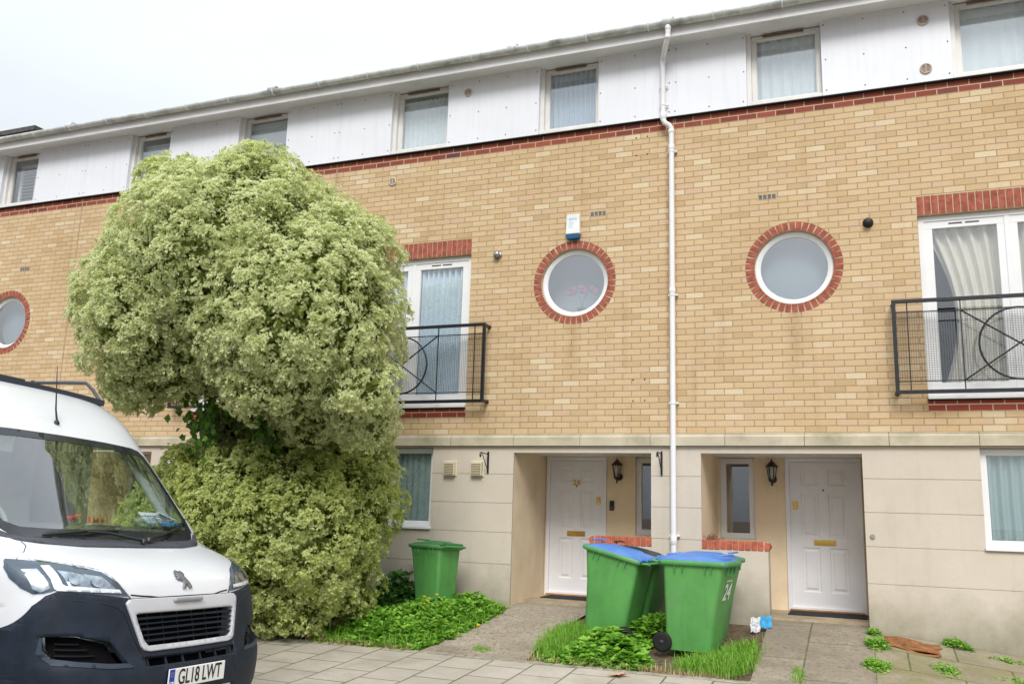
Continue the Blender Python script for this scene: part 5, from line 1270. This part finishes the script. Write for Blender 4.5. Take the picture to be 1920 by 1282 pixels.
# ---- wheels
for sg in (1, -1):
    for v in (-1.10, -4.30):
        W_ = MB(); x = -sg*.88; s_ = -sg
        W_.lathe([(.21, -.11*1), (.30, -.115), (.335, -.10), (.345, -.06), (.345, .06), (.335, .10), (.30, .115), (.21, .11)], (x, v, .345), 28, 'X'); w = W_.build('wheel', TYRE, VAN, raw=True)
        q = MB(); q.lathe([(.215, s_*.09), (.19, s_*.06), (.17, s_*.05), (.08, s_*.085), (.05, s_*.11), (0, s_*.11)], (x, v, .345), 24, 'X'); q.build('rim', RIM, w, raw=True)
        q = MB()
        for i in range(14):
            a0, a1 = math.pi*i/14, math.pi*(i+1)/14
            p0 = (v+.45*math.cos(a0), .36+.45*math.sin(a0)); p1 = (v+.45*math.cos(a1), .36+.45*math.sin(a1)); 
            if min(p0[1], p1[1]) < .2: continue
            xo = -sg*(1.035); xi = -sg*.60
            q.quad((xo, *p0), (xo, *p1), (xi, *p1), (xi, *p0))
            r2 = .52; o0 = (v+r2*math.cos(a0), .36+r2*math.sin(a0)); o1 = (v+r2*math.cos(a1), .36+r2*math.sin(a1)); q.quad((xo, *p0), (xo, *o0), (xo, *o1), (xo, *p1))
        q.build('arch_lining', BUMP, VAN, raw=True)
    q = MB(); q.box(min(-sg*1.0, -sg*1.035), max(-sg*1.0, -sg*1.035), -3.76, -1.64, .26, .46, .01); q.box(min(-sg*1.0, -sg*1.035), max(-sg*1.0, -sg*1.035), VB, -4.84, .26, .5, .01); q.build('side_cladding', BUMP, VAN, raw=True)
    q = MB(); q.tube([(-sg*(vw(z)+.001), v, z) for v, z in ((-1.12, .80), (-1.10, 1.25), (-1.28, 1.60), (-1.72, 2.0), (-2.06, 2.0), (-2.06, .5), (-1.6, .5))], .003, 4); q.build('door_seam', mat('seam_dark', (.05, .055, .06)), VAN, raw=True)
q = MB(); q.box(-1.0, 1.0, VB-.08, VB+.02, .26, .52, .02); q.build('rear_bumper', BUMP, VAN, raw=True)
q = MB(); q.box(-.9, .9, VB+.1, -.35, .22, .30); q.build('chassis', VBLK, VAN, raw=True)
# ---- cab interior
INT = mat('cab_trim_grey', (.42, .44, .45), .8, .3, var=.06); INTD = mat('cab_trim_dark', (.05, .055, .06), .7, .3); INTW = mat('cab_panel_white', (.62, .64, .63), .6, .3)
q = MB()
prof = [(-.80, 1.22), (-.86, 1.315), (-1.10, 1.345), (-1.22, 1.33), (-1.30, 1.22), (-1.32, .95), (-1.2, .6)]
vs = [(x, v, z) for x in np.linspace(-.92, .92, 9) for v, z in prof]; m_ = len(prof)
q.add(vs, [(i*m_+j, (i+1)*m_+j, (i+1)*m_+j+1, i*m_+j+1) for i in range(8) for j in range(m_-1)], True); q.build('dashboard', INTD, VAN, raw=True)
q = MB(); q.box(-.93, .93, -2.62, -2.58, .5, 2.35); q.box(-.9, .9, -2.6, -1.0, .48, .52); q.build('bulkhead', INTW, VAN, raw=True)
q = MB(); q.box(-.85, .85, -2.55, -1.62, 1.985, 2.0); q.build('headlining', INT, VAN, raw=True)
def seat(x, w):
    q = MB(); q.box(x-w/2, x+w/2, -2.2, -1.75, .72, .92, .05); s = q.build('seat', INT, VAN, raw=True)
    q = MB(); q.X = Matrix.Translation((x, -2.22, .9)) @ Matrix.Rotation(R(12), 4, 'X'); q.box(-w/2, w/2, -.07, .07, 0, .66, .05); q.X = None; q.build('backrest', INT, s, raw=True)
    q = MB(); q.X = Matrix.Translation((x, -2.34, 1.58)) @ Matrix.Rotation(R(12), 4, 'X'); q.box(-.13, .13, -.05, .05, 0, .20, .04); q.X = None; q.build('headrest', INT, s, raw=True)
seat(.55, .5); seat(-.25, .85)
q = MB(); q.X = Matrix.Translation((.50, -1.40, 1.33)) @ Matrix.Rotation(R(-62), 4, 'X')
q.tube([(.2*math.cos(a), .2*math.sin(a), 0) for a in np.linspace(0, 2*math.pi, 33)], .016, 8, False); q.lathe([(.06, -.02), (.07, .01), (.04, .03), (0, .03)], (0, 0, 0), 18)
for a in (0.2, math.pi-.2, -math.pi/2): q.bar((.06*math.cos(a), .06*math.sin(a), 0), (.19*math.cos(a), .19*math.sin(a), 0), .03, .02)
q.X = None; q.build('steering_wheel', INT, VAN, raw=True)
for sg in (1, -1):
    q = MB(); q.tube([(-sg*.86, -1.0, 1.30), (-sg*.86, -1.33, 1.66), (-sg*.84, -1.65, 1.96)], .035, 8); q.tube([(-sg*.93, -1.185, 1.30), (-sg*.92, -1.19, 1.62)], .022, 6); q.tube([(-sg*.90, -2.1, .6), (-sg*.88, -2.12, 1.98)], .05, 8)
    q.build('pillar_trim', INT, VAN, raw=True)
q = MB(); q.box(.28, .80, -1.52, -1.46, 1.80, 1.94, .015); q.build('sun_visor', mat('visor', (.6, .62, .62), .7), VAN, raw=True)
# ---- loose things on the dashboard (top level, placed through the van's matrix)
def invan(name, build, m, label, cat):
    q = MB(); q.X = VM; build(q); o = q.build(name, m); return top(o, label, cat)
def bottle(q):
    q.X = VM @ Matrix.Translation((-.60, -.99, 1.385)) @ Matrix.Rotation(R(84), 4, 'Z') @ Matrix.Rotation(R(90), 4, 'X') @ Matrix.Scale(1.2, 4)
    pr = [(.012, .15), (.014, .13), (.03, .10)]+[(.038 if i % 2 else .035, .08-.018*i) for i in range(11)]+[(.03, -.125), (0, -.12)]
    q.lathe(pr, (0, 0, 0), 16)
wb = glass('bottle_plastic', (.80, .90, .97), 1.6, .16)
invan('water_bottle', bottle, wb, 'clear ribbed water bottle lying on the dashboard behind the windscreen of the van', 'bottle')
def papers(q):
    for i, (x, y, rz) in enumerate(((-.80, -1.04, .3), (-.74, -1.08, -.2), (-.84, -1.06, .6))):
        q.X = VM @ Matrix.Translation((x, y, 1.39+.02*i)) @ Matrix.Rotation(rz, 4, 'Z') @ Matrix.Rotation(R(-40+9*i), 4, 'X'); q.box(-.12, .12, -.08, .08, -.002, .002)
invan('papers', papers, mat('paper_white', (.78, .79, .82), .7), 'crumpled white papers on the dashboard at the corner of the windscreen', 'paper')
def bluep(q):
    q.X = VM @ Matrix.Translation((-.76, -.93, 1.365)) @ Matrix.Rotation(.25, 4, 'Z'); q.box(-.13, .10, -.05, .05, -.012, .02, .008)
invan('blue_packet', bluep, mat('packet_blue', (.03, .22, .52), .35), 'blue packet lying beside the water bottle on the dashboard', 'packet')
def redp(q):
    q.X = VM @ Matrix.Translation((.03, -1.10, 1.385)) @ Matrix.Rotation(.5, 4, 'Z') @ Matrix.Rotation(.1, 4, 'Y'); q.box(-.10, .10, -.02, .02, -.008, .018, .006)
invan('red_holder', redp, mat('red_plastic', (.55, .04, .03), .4), 'red plastic holder on the dashboard near the middle of the windscreen', 'holder')
# ------------------------------------------------------------------ wheelie bins
GREEN = mat('bin_green', (.105, .33, .085), .5, .4, var=.09, sc=3, bump=.12, bsc=220, dirt=(.19, .34, .17), dirtamt=.5, streak=.3)
GREEND = mat('bin_rim_green', (.09, .31, .10), .45, .4, var=.1, sc=6, dirt=(.2, .26, .16), dirtamt=.4)
BLUE = mat('bin_lid_blue', (.09, .235, .62), .42, .45, var=.08, sc=5, dirt=(.25, .33, .5), dirtamt=.4)
LGREEN = mat('bin_lid_green', (.045, .20, .06), .45, .4, var=.1, sc=6)
LBLACK = mat('bin_lid_black', (.03, .035, .045), .45, .4, var=.1, sc=6)
def rrect(w, d, r, n=4):
    p = []
    for cx, cy, a0 in ((w/2-r, d/2-r, 0), (-w/2+r, d/2-r, 90), (-w/2+r, -d/2+r, 180), (w/2-r, -d/2+r, 270)):
        for i in range(n+1): a = R(a0+90*i/n); p.append((cx+r*math.cos(a), cy+r*math.sin(a)))
    return p
def bin_(label, x, y, heading, lean, lidm, sc=1.0, number=None, lid_open=0, zoff=0, side_num=1, hs=1.0):
    """heading = compass azimuth of the bin's front (clockwise from +Y); local +y is the front"""
    z = gz(x, y)+zoff
    t = thing('wheelie_bin', label, 'bin', group='green wheelie bins', local=True)
    t.matrix_world = Matrix.Translation((x, y, z)) @ Matrix.Rotation(-R(heading), 4, 'Z') @ Matrix.Rotation(R(lean[0]), 4, 'X') @ Matrix.Rotation(R(lean[1]), 4, 'Y') @ Matrix.Diagonal((sc, sc, sc*hs, 1))
    H0 = .90; levels = [(0.0, .42, .46, .04), (.10, .44, .48, -.0), (.5, .49, .55, .0), (H0-.06, .535, .635, .0), (H0-.055, .56, .66, .0), (H0-.03, .575, .685, .0)]
    # front wall slopes outwards; centre shifts so that the back stays near the axle
    b = MB(); vs = []; fs = []; r = .05
    for (zz, w, d, s_) in levels[:4]:
        yc = (d-.46)/2*.9+.02
        for px, py in rrect(w, d, r): vs.append((px, py+yc, zz+.03))
    k = 20
    for j in range(3):
        for i in range(k): fs.append((j*k+i, j*k+(i+1) % k, (j+1)*k+(i+1) % k, (j+1)*k+i))
    b.add(vs, fs, True); b.add(vs[:k], [list(range(k))[::-1]])
    body = b.build('body', GREEN, t, raw=True); 
    # rim
    b = MB(); zt = H0-.03; yc = (.635-.46)/2*.9+.02; prf = [(.535, .635, zt-.012), (.565, .67, zt-.010), (.60, .71, zt+.0), (.60, .71, zt+.035), (.575, .685, zt+.045), (.53, .64, zt+.045)]
    vs = []
    for w, d, zz in prf:
        for px, py in rrect(w, d, .055): vs.append((px, py+yc, zz))
    fs = [(j*k+i, j*k+(i+1) % k, (j+1)*k+(i+1) % k, (j+1)*k+i) for j in range(len(prf)-1) for i in range(k)]
    b.add(vs, fs, True); rim = b.build('rim', GREEND, t, raw=True)
    for xx in (-.12, .0, .12):
        for q_ in (1,): b = MB(); b.box(xx-.004, xx+.004, yc+.30, yc+.335, zt-.085, zt-.008); b.build('rib', GREEND, rim, raw=True)
    for yy in (yc-.18, yc-.10, yc+.14, yc+.2):
        for q_ in (-1, 1): b = MB(); b.box(min(q_*.262, q_*.292), max(q_*.262, q_*.292), yy-.003, yy+.003, zt-.075, zt-.008); b.build('rib', GREEND, rim, raw=True)
    # lid: shallow dome with a flat lip, higher towards the hinge
    b = MB(); nx, ny = 12, 16; vs = []; W, D_ = .575, .70
    for side in (0, 1):
        for j in range(ny+1):
            for i in range(nx+1):
                u = i/nx*2-1; v = j/ny*2-1
                e = max(0, 1-max(abs(u), abs(v))**6); dome = .028*e+.012*(1-u*u)*(1-v*v)+.006*math.sin(u*14)*(abs(u) < .75)*(v < .5)*e
                if abs(u) < .62 and -.55 < v < .45: dome += .010
                zz = zt+.045+dome*(1 if side == 0 else .3)-(.0 if side == 0 else .022)+.008*(-v)
                vs.append((u*W/2, v*D_/2+yc-.005, zz))
    m_ = (nx+1)*(ny+1)
    top_f = [(j*(nx+1)+i, j*(nx+1)+i+1, (j+1)*(nx+1)+i+1, (j+1)*(nx+1)+i) for j in range(ny) for i in range(nx)]
    b.add(vs, top_f+[tuple(q+m_ for q in f)[::-1] for f in top_f], True)
    ed = [(i, i+1) for i in range(nx)]+[(ny*(nx+1)+i+1, ny*(nx+1)+i) for i in range(nx)]+[((j+1)*(nx+1), j*(nx+1)) for j in range(ny)]+[(j*(nx+1)+nx, (j+1)*(nx+1)+nx) for j in range(ny)]
    b.add(vs, [(a, c+0, c+m_, a+m_)[::-1] for a, c in ed])
    lid = fix_normals(b.build('lid', lidm, t, raw=True))
    if lid_open:
        lid.data.transform(Matrix.Translation((0, yc-.35, zt+.05)) @ Matrix.Rotation(R(lid_open), 4, 'X') @ Matrix.Translation((0, -(yc-.35), -(zt+.05))))
    b = MB(); b.tube([(-.14, yc+.26, zt+.10), (-.13, yc+.30, zt+.105), (.13, yc+.30, zt+.105), (.14, yc+.26, zt+.10)], .010, 6); b.build('lid_grip', lidm, lid, raw=True)
    # rear handle
    b = MB(); yb = yc-.355-.075
    b.tube([(-.24, yb, zt+.03), (.24, yb, zt+.03)], .016, 10)
    for xx in (-.24, -.09, .09, .24): b.tube([(xx, yb, zt+.03), (xx, yb+.10, zt+.01)], .014, 6)
    b.build('handle', GREEND, t, raw=True)
    b = MB(); b.tube([(-.20, yb+.045, zt+.055), (.20, yb+.045, zt+.055)], .013, 8)
    for xx in (-.2, -.07, .07, .2): b.box(xx-.012, xx+.012, yb+.03, yb+.13, zt+.045, zt+.075, .004)
    b.build('lid_hinge', lidm, t, raw=True)
    # axle and wheels
    ya = -.23
    b = MB(); b.tube([(-.27, ya, .10), (.27, ya, .10)], .012, 8); b.build('axle', RIM, t, raw=True)
    for q_ in (-1, 1):
        b = MB(); x0_ = q_*.245; s_ = q_
        b.lathe([(.07, s_*-.025), (.092, -s_*.024), (.10, -s_*.012), (.10, s_*.012), (.092, s_*.024), (.07, s_*.025)], (x0_, ya, .10), 26, 'X'); w = b.build('wheel', TYRE, t, raw=True)
        b = MB(); b.lathe([(.071, s_*.012), (.062, s_*.014), (.06, s_*.004), (.025, s_*.004), (.022, s_*.026), (0, s_*.026)], (x0_, ya, .10), 22, 'X')
        for i in range(5):
            a = i*2*math.pi/5; b.bar((x0_+s_*.010, ya+.02*math.cos(a), .10+.02*math.sin(a)), (x0_+s_*.010, ya+.065*math.cos(a), .10+.065*math.sin(a)), .016, .014, (1, 0, 0))
        b.build('hub', mat('hub_dark', (.035, .04, .05), .5), w, raw=True)
    if number:
        side, ysh, nz_ = number
        # number on the front face (local +y)
        WN = mat('number_white', (.78, .80, .78), .6)
        sl = math.atan2((.635-.55)*.95, .28)
        yf = yc+.635/2-.088*(.83-nz_)/.34*1.0+.002
        M4 = Matrix.Translation((ysh, yf, nz_)) @ Matrix.Rotation(R(180), 4, 'Z') @ Matrix.Rotation(R(90)+R(15.0), 4, 'X')
        text_mesh('24', .235, 'house_number', WN, body, M4, bold=.0045, ext=.0008, sx=.95)
        M4 = Matrix.Translation((ysh, yf+.027, nz_+.12)) @ Matrix.Rotation(R(180), 4, 'Z') @ Matrix.Rotation(R(90)+R(15.0), 4, 'X')
        b = MB(); b.X = M4
        for i_, w_ in enumerate((.03, .05, .02, .045)):
            xx_ = -.085+.045*i_; b.box(xx_, xx_+w_*.75, -.009, .009, 0, .0008)
        b.X = None; b.build('faded_print', WN, body, raw=True)
    return t
B1 = bin_('all green wheelie bin standing alone against the rendered wall among the weeds', -2.70, -.62, 285, (0, 3), LGREEN, .75, hs=1.20, zoff=-.02)
B3 = bin_('leaning green wheelie bin with blue lid, nearer the numbered door', -.42, -.98, 277, (13, 0), BLUE, .97)
B3b = bin_('leaning green wheelie bin with black lid, tucked behind the blue lidded one', -.34, -.42, 275, (13, 0), LBLACK, .95, zoff=-.09)
B2 = bin_('upright green wheelie bin with blue lid and a large white 24 on its front', .50, -1.30, 99, (0, 0), BLUE, .98, number=('f', -.05, .60))
B2b = bin_('upright green bin hidden behind the one marked 24, only its right edge showing', .46, -.62, 97, (0, 0), BLUE, .98, zoff=-.09)
# ------------------------------------------------------------------ litter
t = thing('crushed_packet', 'crushed blue and white printed packet at the foot of the low wall', 'packet', (1.05, -.32, -2.16))
b = MB(); vs = []
def sheet3(x0, y0, x1, y1, z, h, m, nm):
    b = MB(); n = 6; vs = []
    for j in range(n+1):
        for i in range(n+1):
            u, v = i/n, j/n; vs.append((x0+(x1-x0)*u+.006*math.sin(9*v), y0+(y1-y0)*u+.03*v+.01*math.sin(11*u+5*v), z+h*v+.008*math.sin(8*u)))
    b.add(vs, [(j*(n+1)+i, j*(n+1)+i+1, (j+1)*(n+1)+i+1, (j+1)*(n+1)+i) for j in range(n) for i in range(n)], True)
    return b.build(nm, m, t)
def print_mat():
    T_ = NT('printed_packet'); P = T_.objc(); v = T_.n('ShaderNodeTexVoronoi'); v.inputs['Scale'].default_value = 45; T_.l(P, v.inputs['Vector'])
    c = T_.mix(T_.m('GREATER_THAN', v.outputs['Distance'], .55), v.outputs['Color'], (.75, .76, .78)); c = T_.mix(.35, c, (.75, .72, .72)); T_.set(c, .4); return T_.mat
sheet3(.97, -.44, 1.06, -.34, gz(1, -.4)+.0, .15, print_mat(), 'white_panel'); sheet3(1.05, -.30, 1.17, -.22, gz(1.1, -.2)+.01, .12, mat('foil_blue', (.05, .38, .72), .3, .5, var=.15, sc=20), 'blue_panel')
# folded brown sacking mat
t = None; b = MB(); nx, ny = 22, 12; 
for L_, lift, (ax, ay), m_ in ((0, .012, (0, 0), 1), (1, .032, (.02, .03), .93)):
    vs = []
    for j in range(ny+1):
        for i in range(nx+1):
            u, v = i/nx, j/ny
            x = 2.28+ax+u*.50*m_+.05*v*(1 if u > .8 else .2); y = -.50+ay+v*.30*m_-.13*u*(1-v)+.02*math.sin(7*u)
            x += .02*math.sin(9*v+L_); vs.append((x, y, gz(x, y)+lift+.010*math.sin(7*u+3*v+L_*2)+.006*math.sin(17*v)))
    b.add(vs, [(j*(nx+1)+i, j*(nx+1)+i+1, (j+1)*(nx+1)+i+1, (j+1)*(nx+1)+i) for j in range(ny) for i in range(nx)], True)
o = b.build('old_mat', mat('brown_sacking', (.30, .135, .06), .95, .1, var=.25, sc=14, bump=.8, bsc=180)); sm_ = o.modifiers.new('s', 'SOLIDIFY'); sm_.thickness = .012
top(o, 'discarded folded brown mat lying on the paving right of the plain door', 'mat')
# dead leaf
b = MB(); pts = []
for i in range(20):
    a = 2*math.pi*i/20; r_ = .115*(1 if i % 4 == 0 else .45 if i % 2 == 0 else .62); pts.append((r_*math.cos(a), r_*math.sin(a)))
b.add([(.02+x, -2.36+y, gz(.02, -2.36)+.012+.02*math.sin(14*x)+.015*abs(math.sin(20*y))) for x, y in [(0, 0)]+pts], [(0, i+1, (i+1) % 20+1) for i in range(20)]); b.tube([(.02, -2.36, gz(.02, -2.36)+.01), (-.08, -2.42, gz(.02, -2.36)+.02)], .002, 4)
top(b.build('dead_leaf', mat('dry_leaf', (.62, .38, .27), .8, .2, var=.2, sc=40)), 'big dry brown plane leaf lying on the slabs in front of the broad leaved weeds', 'leaf')
# little standpipe by the bush
b = MB(); zz = gz(-3.35, -.1); b.tube([(-3.32, -.06, zz), (-3.32, -.06, zz+.42), (-3.33, -.07, zz+.44), (-3.36, -.08, zz+.44)], .010, 8); b.lathe([(.022, zz+.10), (.022, zz+.14)], (-3.32, -.06, 0), 10)
top(b.build('standpipe', mat('dull_pipe', (.45, .42, .36), .5)), 'thin grey standpipe rising from the dark weeds by the rendered wall', 'pipe')

# dried twigs left on the low wall
t = thing('dried_flowers', 'small bunch of dried brown twigs lying on the brick capped low wall', 'dried flowers', (.45, .1, -1.236))
for k in range(26):
    a = random.uniform(0, math.pi); b = MB(); x = .46+random.uniform(-.03, .03); y = .1+random.uniform(-.05, .05); l_ = random.uniform(.05, .13)
    b.tube([(x, y, -1.232), (x+l_*.5*math.cos(a)+.02, y+random.uniform(-.02, .02), -1.232+l_*.5*math.sin(a)+.01), (x+l_*math.cos(a)+.05, y+random.uniform(-.03, .03), -1.232+l_*.55*math.sin(a)+.008)], .0045, 4)
    b.build('twig', mat('dried_twig', (.36, .20, .15), .9, .1, var=.3, sc=40), t)
